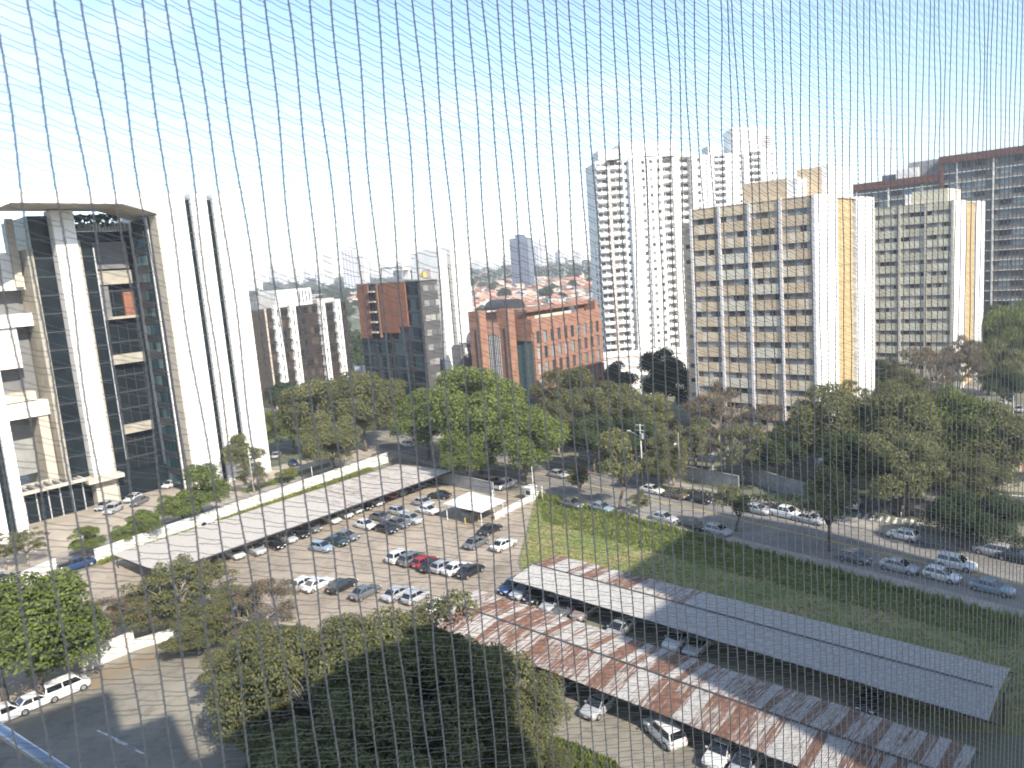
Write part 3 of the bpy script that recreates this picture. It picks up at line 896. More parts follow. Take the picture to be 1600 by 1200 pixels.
# ---- glass and grey office with orange screen
t = empty('screened_office', (-21.0, 190.0, 0), GRID, 'glass office with a terracotta screen over its upper left corner', 'office building')
MB().box(0.3, 12.0, 0.3, 26, 0, 38.6).build('body', M['charcoal'], t)
for k in range(10):
    z = 38.4 - (k + 1) * 3.75
    for j in range(13):
        put('window', unit('blue_glass', 'window', 0.06, 1.72, 2.9), t, (0.22, 0.7 + j * 1.93, z + 0.45))
    put('floor_band', unit('charcoal', 'floor_band', 0.14, 25.4, 0.42), t, (0.14, 0.5, z - 0.02))
    for (xa, xb) in ((1.2, 2.9), (3.0, 4.6), (5.1, 6.3), (6.4, 7.5)):
        put('window', unit('office_window', 'window', xb - xa, 0.06, 1.5), t, (xa, 0.22, z + 1.2))
for y0 in (5.6, 12.6, 19.2, 0.3): MB().box(0.0, 0.3, y0, y0 + 0.7, 0, 38.6).build('concrete_rib', M['bronze'], t)
mb_h = [(5.4, 16.2, 25.6, 38.5), (20.4, 25.9, 24.2, 38.5)]
for i, (y0, y1, z0, z1) in enumerate(mb_h):
    n = int((y1 - y0) / 0.62)
    for k in range(n):
        lo = z0 + (1.6 if (i == 0 and k < 6) else 0)
        MB().box(-0.35, -0.02, y0 + k * 0.62, y0 + k * 0.62 + 0.52, lo, z1).build('screen_slat', M['terracotta'], t)
MB().box(-0.45, -0.02, 16.4, 17.1, 24.4, 38.5).build('screen_edge', M['brick'], t)
for k in range(5): MB().box(-0.9, -0.02, 17.6, 20.0, 25.6 + k * 2.7, 26.0 + k * 2.7).build('stair_landing', M['cream'], t)
MB().box(0.0, 12, 0.0, 26, 38.6, 38.95).build('roof_edge', M['mid_grey'], t)
# roof plant
mb = MB()
mb.tube((3, 3, 39), (3, 3, 44.5), .09); mb.tube((5, 6, 39), (5, 6, 43), .07); mb.tube((4, 20, 39), (4, 20, 42.5), .08)
mb.box(3, 8, 10, 18.5, 39, 39.3).box(3.1, 3.3, 10, 10.2, 39.2, 42.4).box(3.1, 3.3, 18.2, 18.4, 39.2, 42.4).box(2.9, 8, 9.6, 18.8, 42.3, 42.6)
mb.build('roof_frame', M['mid_grey'], t)
MB().box(6, 10.5, 10.5, 17, 39.3, 41.6).build('roof_tank', M['white'], t)
MB().box(2.4, 3.4, 1.0, 2.0, 39.3, 40.5).build('roof_tank', M['yellow'], t)
MB().box(6, 9, 2, 5, 39.3, 41.4).build('roof_tank', M['pinkish'], t)
# white slab tower beside it
t = empty('white_slab_office', (-14.9, 196.0, 0), GRID, 'windowless white slab with a dark glass slit beside the terracotta-screened office', 'office building')
MB().box(-2.4, 0.4, -0.6, 10, 0, 45.6).build('white_slab', M['white'], t)
MB().box(0.4, 1.9, 0.6, 10, 0, 42).build('glass_slit', M['dark_glass'], t)
MB().box(1.9, 8.3, -0.6, 12, 0, 46.5).build('white_slab', M['white'], t)
MB().box(-0.9, 6.0, -4.2, -1.2, 0, 21.5).build('annex', M['grey_wall'], t)
for k in range(3): MB().box(0.6 + k * 1.7, 1.7 + k * 1.7, -4.3, -4.2, 19.0, 20.6).build('window', M['white_post'], t)

# ---- brick office with piers
t = empty('brick_office', (5.7, 178.0, 0), GRID, 'orange brick office with rows of tall windows and twin brick piers', 'office building')
MB().box(0.4, 28.2, 0.35, 20, 0, 27.0).build('body', M['brick'], t)
MB().box(0.0, 28.2, 0.0, 0.35, 24.6, 27.7).build('brick_band', M['brick'], t)
MB().box(0.0, 0.4, 0.35, 20, 22.5, 27.7).build('brick_band', M['brick'], t)
for k in range(7):
    z = 24.6 - (k + 1) * 3.75
    MB().box(0.4, 28.0, 0.0, 0.35, z - 0.0, z + 0.85).build('brick_band', M['brick'], t)
    for j in range(10):
        xx = 1.5 + j * 2.72
        put('window', unit('teal_glass' if (j * 7 + k * 3) % 5 == 0 else 'ap_window', 'window', 1.15, 0.06, 2.85), t, (xx, 0.27, z + 0.87))
        put('brick_pier', unit('brick', 'brick_pier', 1.5, 0.33, 2.9), t, (xx + 1.18, 0.01, z + 0.85))
    put('brick_pier', unit('brick', 'brick_pier', 1.08, 0.33, 2.9), t, (0.41, 0.01, z + 0.85))
for j in range(4): put('glazed_strip', unit('teal_glass', 'glazed_strip', 0.08, 1.15, 23.6), t, (0.3, 0.5 + j * 1.25, 0))
MB().box(0.2, 0.5, 5.6, 12, 0, 24.4).build('brick_flank', M['brick'], t)
MB().box(3.0, 27.5, 4, 18, 27.0, 29.3).build('roof_storey', M['brick_dark'], t)
MB().box(1.6, 27.9, 2.6, 4.0, 29.2, 29.9).build('roof_beam', M['brick'], t)
MB().box(4, 18.6, 2.2, 2.6, 27.3, 28.2).build('roof_channel', M['cream'], t)
MB().box(26.6, 28.1, 0.4, 3.9, 27.7, 30.0).build('roof_pylon', M['brick'], t)
mb = MB()
mb.tube((19.5, 3.4, 28.4), (19.5, 2.4, 28.4), 0.9, n=14)
mb.build('satellite_dish', M['far_blue'], t)
prof = [(0, 0)] + [(3.4 - 3.4 * math.cos(a), 2.5 * math.sin(a)) for a in [math.pi * i / 10 for i in range(11)]] + [(6.8, 0)]
MB().extr([(p[0] + 2, p[1] + 29.9) for p in prof[1:-1]], 9, 17).build('barrel_roof', M['steel_dark'], t)
for i, (ax, ay) in enumerate(((-6.5, 178.0), (0.3, 178.0))):
    lx = (ax - 5.7) * BX + (ay - 178) * BY; ly = (ax - 5.7) * AX + (ay - 178) * AY
    p = MB().box(lx, lx + 2.3, ly, ly + 3.6, 0, 30.5).build('brick_tower', M['brick'], t)
    MB().box(lx - 0.06, lx - 0.01, ly + 1.3, ly + 1.9, 6, 26).build('slot_window', M['steel_dark'], p)
lx0 = (-6.5 - 5.7) * BX; ly0 = (-6.5 - 5.7) * AX
# glazing between the piers, each mullion a part
P1 = (lx0 + 2.3, ly0 + 0.8); lx1 = (0.3 - 5.7) * BX; ly1 = (0.3 - 5.7) * AX + 3.0
d = Vector((lx1 - P1[0], ly1 - P1[1])); n = 9
ang = math.atan2(d.y, d.x)
MB().box(0, d.length, 0.15, 0.6, 0, 24.5).build('glass_front', M['dark_glass'], t, (P1[0], P1[1], 0), ang)
for k in range(n): MB().box(-0.07, 0.07, -0.1, 0.15, 0, 24.4).build('mullion', M['mullion'], t, (P1[0] + d.x * (k + .5) / n, P1[1] + d.y * (k + .5) / n, 0), ang)
MB().box(0, d.length, -0.1, 4, 24.5, 27.5).build('link_roof', M['brick_dark'], t, (P1[0], P1[1], 0), ang)

# ---- low white buildings behind the brick office
t = empty('low_white_building', (34.3, 215.0, 0), R(8), 'low white building with railings in front of the tallest tower', 'building')
MB().box(-9, 22, 0, 16, 0, 9.0).build('body', M['white'], t)
MB().box(-9.2, 22.2, -0.2, 16, 9.0, 9.5).build('roof_slab', M['dirty_white'], t)
for k in range(16): MB().tube((-8.6 + 2 * k, 0, 9.5), (-8.6 + 2 * k, 0, 11.2), 0.06, n=4).build('railing_post', M['white_post'], t)
MB().box(-8.6, 21.4, -0.04, 0.04, 11.1, 11.2).build('handrail', M['white_post'], t)
for k in range(6): MB().box(-6 + k * 4.4, -3.6 + k * 4.4, -0.06, 0.0, 4.5, 6.6).build('window', M['tower_window'], t)
t = empty('pale_podium', (44, 240.0, 0), R(-6), 'pale pink podium wall at the foot of the tallest tower', 'building')
MB().box(-14, 14, 0, 10, 0, 9.2).build('body', M['pinkish'], t)
MB().box(-14.2, 14.2, -.2, 10, 9.2, 9.8).build('parapet', M['white'], t)

# ---- gate house, walls and the covered bays across the avenue
def wall_thing(name, p0, p1, h, th, label, m='dirty_white', cap=True, cat='wall', piers=0):
    p0, p1 = Vector(p0[:2]), Vector(p1[:2])
    Ln = (p1 - p0).length; a = math.atan2((p1 - p0).y, (p1 - p0).x)
    t = empty(name, (p0.x, p0.y, 0), a, label, cat)
    k = max(1, int(Ln / 4.0))
    for i in range(k):
        hh = h + RNG.uniform(-0.04, 0.04)
        MB().box(i * Ln / k + 0.012, (i + 1) * Ln / k - 0.012, -th / 2, th / 2, 0, hh).build('wall_panel', M[m], t)
    if cap: MB().box(0, Ln, -th / 2 - .04, th / 2 + .04, h + 0.045, h + .12).build('coping', M['dirty_white' if m != 'mid_grey' else 'mid_grey'], t)
    return t


wall_thing('boundary_wall', wl[0], wl[1], 2.2, 0.25, 'white boundary wall stretch left of the pickup entrance')
wall_thing('boundary_wall', wl[2], W1 + wdir * 6, 2.1, 0.25, 'long white boundary wall behind the pale carport, between car park and side street')
lw = [on_plan(*p) for p in [(-40, 1135), (130, 1050), (212, 1015), (335, 978)]]
wall_thing('boundary_wall', lw[1], lw[2], 2.2, 0.22, 'short bright white wall between the lower car park and the trees')
wall_thing('low_wall', lw[2], lw[3], 1.1, 0.22, 'low white wall running into the trees from the bright wall')
wall_thing('low_wall', on_plan(773, 812), on_plan(842, 776), 0.9, 0.2, 'low white wall between the car park gate and the dry field')
wall_thing('street_wall', on_plan(679, 752), on_plan(772, 774), 2.3, 0.2, 'grey-white street wall shaded by the bright green trees', m='mid_grey')
wall_thing('condominium_wall', on_plan(905, 715), on_plan(1155, 768), 2.6, 0.25, 'grey wall across the avenue behind the utility pole', m='mid_grey')
wall_thing('condominium_wall', on_plan(1150, 748), on_plan(1300, 795), 2.8, 0.25, 'grey wall below the beige apartment block, behind the pickup', m='mid_grey')
wall_thing('garden_wall', on_plan(1500, 800), on_plan(1640, 812), 3.0, 0.25, 'grey garden wall in front of the tiled house on the right', m='grey_wall')
g = on_plan(1000, 735)
t = empty('covered_parking', (g[0], g[1], 0), R(-38), 'pale flat-roofed parking shelter behind the grey wall across the avenue', 'shelter')
MB().box(0, 15, 0, 6, 2.9, 3.15).build('roof', M['mid_grey'], t)
for k in range(5):
    for yy in (0.2, 5.7): MB().box(0.2 + k * 3.55, 0.4 + k * 3.55, yy, yy + 0.2, 0, 2.9).build('post', M['white_post'], t)

# entrance canopy of the car park with bollards
cz = 2.8
cc = [on_plan(692, 787, cz), on_plan(735, 768, cz), on_plan(790, 782, cz), on_plan(752, 800, cz)]
t = empty('gate_canopy', (cc[0][0], cc[0][1], 0), 0, 'small flat white canopy over the car park entrance', 'canopy')
loc = [(p[0] - cc[0][0], p[1] - cc[0][1]) for p in cc]
MB().prism(list(reversed(loc)), cz - 0.12, cz).build('roof', M['white'], t)
for (qx, qy) in loc:
    cx, cyy = sum(p[0] for p in loc) / 4, sum(p[1] for p in loc) / 4
    q = (qx * .9 + cx * .1, qy * .9 + cyy * .1)
    MB().tube((q[0], q[1], 0), (q[0], q[1], cz - .12), 0.07).build('post', M['white_post'], t)
def P(px, py, z=0): return on_plan(px, py, z)
t = empty('ticket_booth', (*P(733, 812)[:2], 0), GRID, 'dark ticket booth under the gate canopy', 'booth')
MB().box(0, 2.0, 0, 1.6, 0, 1.0).build('base', M['mid_grey'], t)
MB().box(0.05, 1.95, 0.05, 1.55, 1.0, 2.1).build('window', M['car_glass'], t)
MB().box(-0.1, 2.1, -0.1, 1.7, 2.1, 2.25).build('roof', M['dirty_white'], t)
t = empty('guard_booth', (*P(830, 781)[:2], 0), GRID, 'small white guard booth beside the wall end at the field corner', 'booth')
MB().box(-0.7, 0.7, -0.7, 0.7, 0, 2.3).build('body', M['white'], t)
MB().box(-0.72, -0.70, -0.5, 0.5, 1.1, 1.8).build('window', M['car_glass'], t)
MB().box(-0.9, 0.9, -0.9, 0.9, 2.3, 2.45).build('roof', M['dirty_white'], t)
for i, (px, py) in enumerate([(727, 818), (736, 815), (748, 814)]):
    g = P(px, py)
    t = empty('bollard', (g[0], g[1], 0), 0, ('leftmost', 'middle', 'rightmost')[i] + ' of the three yellow bollards by the gate canopy', 'bollard', 'yellow bollards')
    MB().tube((0, 0, 0), (0, 0, 0.95), 0.09, n=8).build('post', M['yellow'], t)
    MB().tube((0, 0, 0.95), (0, 0, 1.0), 0.10, 0.05, n=8).build('cap', M['yellow'], t)

# ---- house with clay roof at the right
g = on_plan(1590, 775)
t = empty('tiled_house', (g[0] - 4, g[1] + 5, 0), R(-30), 'house with a brown clay-tile roof behind the trees at the right edge', 'house')
MB().box(0, 26, 0, 12, 0, 3.6).build('wall', M['cream'], t)
MB().extr([(-1, 3.5), (27, 3.5), (20, 7.2), (6, 7.2)], 5.9, 6.1).build('ridge', M['brick_dark'], t)
for s in range(2):
    for k in range(26):
        x0 = -1 + k * 1.08
        cxm = x0 + 0.54
        top = min(1.0, (cxm + 1) / 7.0, (27 - cxm) / 7.0)
        y_eave, y_r = (-1.0, -1.0 + 7 * top) if s == 0 else (13.0, 13.0 - 7 * top)
        mb = MB()
        q = [(x0, y_eave, 3.5), (x0 + 1.04, y_eave, 3.5), (x0 + 1.04, y_r, 3.5 + 3.7 * top), (x0, y_r, 3.5 + 3.7 * top)]
        if s: q = q[::-1]
        mb.face(q); mb.face([(a, b, c - .12) for a, b, c in q[::-1]])
        for i in range(4):
            a, b = q[i], q[(i + 1) % 4]
            mb.face([(a[0], a[1], a[2] - .12), (b[0], b[1], b[2] - .12), b, a])
        mb.build('tile_course', M['roof_tile'], t)

# the towers this view is taken from: their stepped tops cast the long shade over the car park
def own_tower(name, x, y, ang, blocks, depth, label):
    t = empty(name, (x, y, 0), ang, label, 'apartment tower')
    for (a, b, h) in blocks:
        MB().box(a, b, -depth, 0, 0, h).build('wall', M['own_wall'], t)
        w = MB()
        for k in range(int(h / 3)):
            for j in range(int((b - a) / 3.2)):
                xx = a + 0.8 + j * 3.2; zz = 1.2 + 3 * k
                if abs(xx + 0.8) < 4 and 34 < zz < 44: continue
                w.box(xx, xx + 1.6, 0.0, 0.04, zz, zz + 1.3)
        stuff(w.build('windows', M['ap_window'], t))
    return t


FA = math.atan2(0.515, 0.857)
own = own_tower('view_tower', 0.46, -0.77, FA, [(-15, 4.5, 67.5), (4.5, 8.8, 60.5), (8.8, 11.5, 53.3), (11.5, 23.5, 53.8), (23.5, 29.2, 55.4)], 15, 'sand-coloured apartment tower whose netted balcony this view is taken from')
MB().box(-3.0, 3.2, 0.0, 1.12, 38.35, 38.5).build('balcony_slab', M['own_wall'], own)
MB().box(-3.0, 3.2, 0.0, 1.12, 41.4, 41.55).build('balcony_ceiling', M['own_wall'], own)
nb = own_tower('neighbour_tower', 50 + 6.3 * BX, -2 + 6.3 * BY, GRID, [(0, 10.5, 66.8), (10.5, 43.5, 73.6)], 14, 'neighbouring sand-coloured tower whose shade falls across the grass field')


# ------------------------------------------------------------------ carports
def sheet_mesh(w, ln, ribs=5):
    """one corrugated roof sheet: ribs run along +y, origin at its lower left corner"""
    mb = MB()
    n = ribs * 4
    xs = [w * i / n for i in range(n + 1)]
    zs = [0.0 if i % 4 < 2 else 0.045 for i in range(n + 1)]
    for i in range(n):
        mb.face([(xs[i], 0, zs[i]), (xs[i + 1], 0, zs[i + 1]), (xs[i + 1], ln, zs[i + 1]), (xs[i], ln, zs[i])])
    mb.face([(0, 0, -0.015), (0, ln, -0.015), (w, ln, -0.015), (w, 0, -0.015)])
    return mb.mesh('roof_sheet', M['rust'])


def carport(name, origin, ang, length, slopes, label, rustf, x_from=0.0, sheet=1.0, ends=(0, 0), cream=0.0):
    """slopes: (y0, z0, y1, z1) each covered with separate sheets"""
    t = empty(name, (origin[0], origin[1], 0), ang, label, 'carport', 'sheet metal carports')
    for si, (y0, z0, y1, z1) in enumerate(slopes):
        ln = math.hypot(y1 - y0, z1 - z0); sl = math.atan2(z1 - z0, y1 - y0)
        me = cached(('sheet', round(ln, 2), sheet), lambda: sheet_mesh(sheet - 0.015, ln))
        n = int(length / sheet) - ends[si]
        for k in range(n):
            x = x_from + k * sheet
            o = put('roof_sheet', me, t, (x, y0 + RNG.uniform(-0.05, 0.05), z0 + RNG.uniform(0, 0.02)))
            o.rotation_euler = (sl, 0, 0)
            a = rustf(si, (x - x_from) / length)
            o.color = (a, cream, 0, 1)
    ya, yb = slopes[0][0], slopes[-1][2]
    za, zb = slopes[0][1], slopes[-1][3]
    for y, z in ((ya + 0.15, za - .14), (yb - 0.15, zb - .14)):
        MB().box(x_from, x_from + length, y - .05, y + .05, z - .12, z).build('edge_beam', M['steel_dark'], t)
    for k in range(int(length / 5) + 1):
        x = x_from + 0.2 + k * (length - .4) / int(length / 5)
        yc = slopes[0][2] if len(slopes) > 1 else yb - 0.6
        MB().tube((x, yc, 0), (x, yc, slopes[0][3] - .2), 0.08, n=6).build('post', M['steel_dark'], t)
        MB().box(x - .05, x + .05, ya + .2, yb - .2, min(za, zb) - .16, min(za, zb) - .06).build('rafter', M['steel_dark'], t)
    if len(slopes) > 1:
        MB().box(x_from, x_from + length - 1, slopes[0][2] - .11, slopes[0][2] + .11, slopes[0][3] + .05, slopes[0][3] + .085).build('ridge_cap', M['steel_dark'], t)
    return t


CANG = math.atan2(-0.676, 0.737)
nA = 3.9
carport('carport', (-1.8, 87.5), CANG, 50.5, [(-0.4, 2.6, nA, 3.1), (nA, 3.1, 8.6, 2.65)], 'long grey carport at the edge of the grass field, rusty only at its left end',
        lambda s, f: 0.18 if s == 0 else (0.46 + RNG.uniform(-.12, .12) if f < 0.40 else 0.22), ends=(0, 0))
carport('carport', (-11.8, 78.4), CANG, 51.5, [(-0.5, 2.6, nA, 3.1), (nA, 3.1, 8.8, 2.65)], 'rusty streaked carport in front of the grey one, nearest to the viewer',
        lambda s, f: 0.485 + RNG.uniform(-.11, .12) if f < .3 else (0.455 + RNG.uniform(-.13, .14)), sheet=0.8, ends=(0, 0))
N0 = Vector(on_plan(355, 860, 2.7)[:2]); N1 = Vector(on_plan(690, 742, 2.7)[:2])
cd = (N1 - N0).normalized()
oc = N0 - cd * 9.5
cw = abs((W0 - oc).dot(Vector((-cd.y, cd.x)))) - 5.0
carport('carport', (oc.x, oc.y), math.atan2(cd.y, cd.x), 56, [(0, 2.75, cw, 2.05)], 'long pale single-slope carport along the white boundary wall',
        lambda s, f: 0.36 + (RNG.uniform(-.02, .09) if f > .55 else RNG.uniform(-.08, 0.0)), cream=0.45)


# ------------------------------------------------------------------ cars
def car_meshes(kind):
    """body, glass and lamps of a car facing +x, standing on z = 0"""
    P = dict(hatch=(3.95, 1.70, 1.48), sedan=(4.45, 1.74, 1.44), suv=(4.35, 1.82, 1.66), pickup=(5.2, 1.86, 1.76), van=(4.3, 1.8, 1.85))[kind]
    Ln, W, H = P
    hw = W / 2; hb = 0.30; hood = H * 0.60; belt = H * 0.635
    x0, x1 = -Ln / 2, Ln / 2
    if kind == 'sedan': rb, rt, ft, fb = x0 + 0.62, x0 + 1.25, x1 - 1.95, x1 - 1.18
    elif kind == 'hatch': rb, rt, ft, fb = x0 + 0.16, x0 + 0.55, x1 - 1.75, x1 - 1.0
    elif kind == 'suv': rb, rt, ft, fb = x0 + 0.14, x0 + 0.45, x1 - 1.8, x1 - 1.12
    elif kind == 'van': rb, rt, ft, fb = x0 + 0.08, x0 + 0.22, x1 - 1.25, x1 - 0.6
    else: rb, rt, ft, fb = x0 + 1.75, x0 + 1.95, x1 - 1.9, x1 - 1.2
    def ring(x, zb, zt, w, sh=0.12, crown=0.03):
        return [(x, -w + .06, zb), (x, -w, zb + .16), (x, -w, zt - sh * 1.3), (x, -w + sh * .6, zt - .02), (x, -w * .5, zt + crown * .7), (x, 0, zt + crown),
                (x, w * .5, zt + crown * .7), (x, w - sh * .6, zt - .02), (x, w, zt - sh * 1.3), (x, w, zb + .16), (x, w - .06, zb), (x, 0, zb)]
    mb = MB()
    tail_z = belt if kind in ('hatch', 'suv', 'van') else belt - 0.02
    if kind == 'pickup': tail_z = belt - .02
    st = [(x0, hb + .14, tail_z - .30, hw * .84), (x0 + .05, hb + .06, tail_z - .10, hw * .92), (x0 + .22, hb, tail_z, hw * .985), (x0 + .9, hb - .08, belt, hw),
          (0, hb - .1, belt, hw), (fb - .2, hb - .08, belt, hw), (fb + .05, hb - .06, hood + .015, hw * .995), (x1 - .45, hb - .04, hood - .05, hw * .97), (x1 - .16, hb, hood - .14, hw * .90), (x1 - .03, hb + .05, hood - .28, hw * .80), (x1, hb + .10, hood - .40, hw * .74)]
    mb.loft([ring(*s) for s in st])
    wb, wt = hw * .90, hw * .735
    def q(x, w, z): return [(x, -w, z), (x, w, z)]
    # roof and pillars
    A = [(rb, -wb, belt), (rb, wb, belt), (fb, wb, belt - .02), (fb, -wb, belt - .02)]
    B = [(rt, -wt, H - .05), (rt, wt, H - .05), (ft, wt, H - .035), (ft, -wt, H - .035)]
    mb.loft([A, B], cap=False)
    mb.face([(rt, -wt, H - .05), (ft, -wt, H - .035), (ft, -wt * .6, H), (rt, -wt * .6, H)])
    mb.face([(rt, -wt * .6, H), (ft, -wt * .6, H), (ft, wt * .6, H), (rt, wt * .6, H)])
    mb.face([(rt, wt * .6, H), (ft, wt * .6, H), (ft, wt, H - .035), (rt, wt, H - .05)])
    mb.face([(rt, -wt, H - .05), (rt, -wt * .6, H), (rt, wt * .6, H), (rt, wt, H - .05)])
    mb.face([(ft, -wt, H - .035), (ft, wt, H - .035), (ft, wt * .6, H), (ft, -wt * .6, H)])
    for s in (-1, 1):                                     # mirrors
        mb.box(fb - .28, fb - .14, s * hw - (.16 if s < 0 else 0), s * hw + (.16 if s > 0 else 0), belt, belt + .13)
    body = mb
    if kind == 'pickup':
        bed = MB().box(x0 + .12, rb - .08, -hw + .14, hw - .14, belt + .035, belt + .05)
    def inset(a, b, c, d, i, off):
        a, b, c, d = map(Vector, (a, b, c, d))
        n = (b - a).cross(d - a).normalized() * off
        ctr = (a + b + c + d) / 4
        out = []
        for p in (a, b, c, d):
            v = ctr - p
            out.append(p + v * i + n)
        return out
    def G(*pts, i=.06): return MB().face(inset(*pts, i, 0.012))
    ws = G((fb, -wb, belt), (fb, wb, belt), (ft, wt, H - .04), (ft, -wt, H - .04))
    rw = G((rb, wb, belt), (rb, -wb, belt), (rt, -wt, H - .05), (rt, wt, H - .05), i=.10)
    sides = []
    mid = (ft + rt) / 2 + .05; midb = mid + .02
    for s in (-1, 1):
        mb2 = MB()
        for (a0, a1, b0, b1) in ((rb + .16, midb - .04, rt + .06, mid - .04), (midb + .04, fb - .16, mid + .04, ft - .05)):
            if a1 - a0 < .3: continue
            pts = [(a0, s * wb, belt + .02), (a1, s * wb, belt + .02), (b1, s * wt, H - .09), (b0, s * wt, H - .09)]
            if s > 0: pts = [pts[1], pts[0], pts[3], pts[2]]
            mb2.face(inset(*pts, .03, 0.012))
        sides.append(mb2)
    D = {}
    D['body'] = body.mesh('body', M['paint'], smooth=True)
    try:
        D['body'].set_sharp_from_angle(angle=R(38))
    except Exception:
        pass
    D['windscreen'] = ws.mesh('windscreen', M['car_glass']); D['rear_window'] = rw.mesh('rear_window', M['car_glass'])
    D['side'] = [s.mesh('side_window', M['car_glass']) for s in sides]
    if kind == 'pickup': D['bed'] = bed.mesh('cargo_bed', M['tyre'])
    r = .31 if kind in ('hatch', 'sedan') else .36
    w = MB()
    n = 14
    pts = [(math.cos(2 * math.pi * i / n), math.sin(2 * math.pi * i / n)) for i in range(n)]
    w.loft([[(c * r, -.10, s * r) for c, s in pts], [(c * r, .10, s * r) for c, s in pts]], 0)
    w.loft([[(c * r * .62, -.108, s * r * .62) for c, s in pts], [(c * r * .62, .108, s * r * .62) for c, s in pts]], 1)
    D['wheel'] = w.mesh('wheel', M['tyre'], M['rim'])
    D['wheels'] = [(sx, sy, r) for sx in (x0 + .78, x1 - .82) for sy in (-hw + .09, hw - .09)]
    D['headlight'] = MB().box(-.12, .03, -.17, .17, -.07, .07).mesh('headlight', M['lamp_clear'])
    D['taillight'] = MB().box(-.02, .08, -.10, .10, -.07, .07).mesh('taillight', M['lamp_red'])
    D['hl'] = [(x1 - .09, s * hw * .64, hood - .22) for s in (-1, 1)]
    D['tl'] = [(x0 + .035, s * hw * .76, tail_z - .22) for s in (-1, 1)]
    D['plate'] = MB().box(-.02, .02, -.2, .2, -.06, .06).mesh('number_plate', M['dirty_white'])
    D['pl'] = [(x1 + .005, 0, .42), (x0 - .005, 0, .62)]
    return D


CARM = {}
PAINT = dict(white=(0.72, 0.72, 0.70), silver=(0.40, 0.41, 0.42), grey=(0.14, 0.145, 0.15), black=(0.018, 0.018, 0.02), red=(0.36, 0.02, 0.025), blue=(0.02, 0.05, 0.13), bronze=(0.13, 0.10, 0.06), green=(0.035, 0.055, 0.05), lightblue=(0.25, 0.32, 0.38), pinkgrey=(0.30, 0.24, 0.23))


def car(kind, color, x, y, heading, label, group, detail=True):
    if kind not in CARM: CARM[kind] = car_meshes(kind)
    D = CARM[kind]
    names = dict(hatch='parked_hatchback', sedan='parked_sedan', suv='parked_suv', pickup='pickup_truck', van='parked_van')
    t = empty(names[kind], (x, y, 0.02), heading + R(RNG.uniform(-1.5, 1.5)), label, 'pickup' if kind == 'pickup' else ('van' if kind == 'van' else 'car'), group)
    c = PAINT[color]; j = RNG.uniform(.93, 1.07)
    put('body', D['body'], t, color=(c[0] * j, c[1] * j, c[2] * j, 1))
    put('windscreen', D['windscreen'], t); put('rear_window', D['rear_window'], t)
    for s in D['side']: put('side_window', s, t)
    for (wx, wy, r) in D['wheels']: put('wheel', D['wheel'], t, (wx, wy, r))
    if 'bed' in D: put('cargo_bed', D['bed'], t)
    for p in D['hl']: put('headlight', D['headlight'], t, p)
    for p in D['tl']: put('taillight', D['taillight'], t, p)
    for p in D['pl']: put('number_plate', D['plate'], t, p)
    return t


HB, HA = GRID, GRID + math.pi / 2              # headings along and across the grid
OUT = HA + math.pi                             # nose pointing out of the pale carport
AV = math.atan2(adir.y, adir.x)
# seen place, kind, colour, heading, label
cars = []
g1 = 'cars parked under the pale carport'
for (px, py, k, c, l) in [
    (366, 866, 'sedan', 'white', 'white car half hidden by branches at the near end of the pale carport'),
    (399, 860, 'suv', 'silver', 'silver car second from the near end of the pale carport'),
    (429, 851, 'sedan', 'black', 'black sedan third from the near end of the pale carport'),
    (449, 842, 'hatch', 'silver', 'silver hatchback fourth from the near end of the pale carport'),
    (467, 834, 'sedan', 'black', 'black car between the silver hatchback and a grey one under the pale carport'),
    (487, 826, 'hatch', 'grey', 'small grey hatchback left of the white cars under the pale carport'),
    (517, 812, 'sedan', 'white', 'white sedan, nearest of the three white cars at the pale carport'),
    (536, 804, 'sedan', 'white', 'white sedan, middle of the three white cars at the pale carport'),
    (553, 797, 'hatch', 'white', 'white hatchback, farthest of the three white cars at the pale carport'),
    (568, 792, 'hatch', 'black', 'black hatchback between the three white cars and a lone white one'),
    (584, 785, 'sedan', 'white', 'lone white sedan beside the red car under the pale carport'),
    (607, 775, 'hatch', 'red', 'bright red hatchback under the pale carport'),
    (622, 770, 'hatch', 'silver', 'silver hatchback just beyond the red one under the pale carport'),
    (638, 764, 'sedan', 'black', 'black sedan third from the far end of the pale carport'),
    (652, 758, 'hatch', 'grey', 'grey hatchback second from the far end of the pale carport'),
    (669, 752, 'sedan', 'black', 'black sedan at the far end of the pale carport, against the street wall')]:
    cars.append((px, py, k, c, OUT, l, g1))
g2 = 'cars parked in the middle of the yard'
for (px, py, k, c, h, l) in [
    (623, 800, 'hatch', 'silver', OUT, 'silver hatchback in the back row of the middle block, left of a silver sedan'),
    (661, 786, 'sedan', 'silver', OUT, 'silver sedan parked farthest back in the middle block'),
    (669, 798, 'sedan', 'white', OUT, 'white sedan beside the gate canopy shade'),
    (642, 813, 'suv', 'silver', OUT + .1, 'silver wagon in the front row of the middle block'),
    (622, 819, 'sedan', 'grey', OUT, 'dark grey sedan in the front row beside the silver wagon'),
    (603, 827, 'sedan', 'black', OUT, 'glossy black sedan in the front row between white and grey'),
    (571, 821, 'sedan', 'white', OUT, 'white sedan at the left end of the front row, by the yellow kerb'),
    (595, 809, 'sedan', 'grey', OUT, 'grey-blue sedan behind the glossy black one'),
    (686, 775, 'sedan', 'black', HA + .35, 'black sedan standing alone behind the gate canopy'),
    (503, 856, 'hatch', 'lightblue', OUT + .2, 'pale silver-blue hatchback, nearest of the group of three'),
    (525, 847, 'sedan', 'green', OUT + .2, 'dark green sedan, middle of the group of three'),
    (541, 839, 'sedan', 'grey', OUT + .2, 'dark grey sedan, farthest of the group of three')]:
    cars.append((px, py, k, c, h, l, g2))
g3 = 'row of seven cars in the yard'
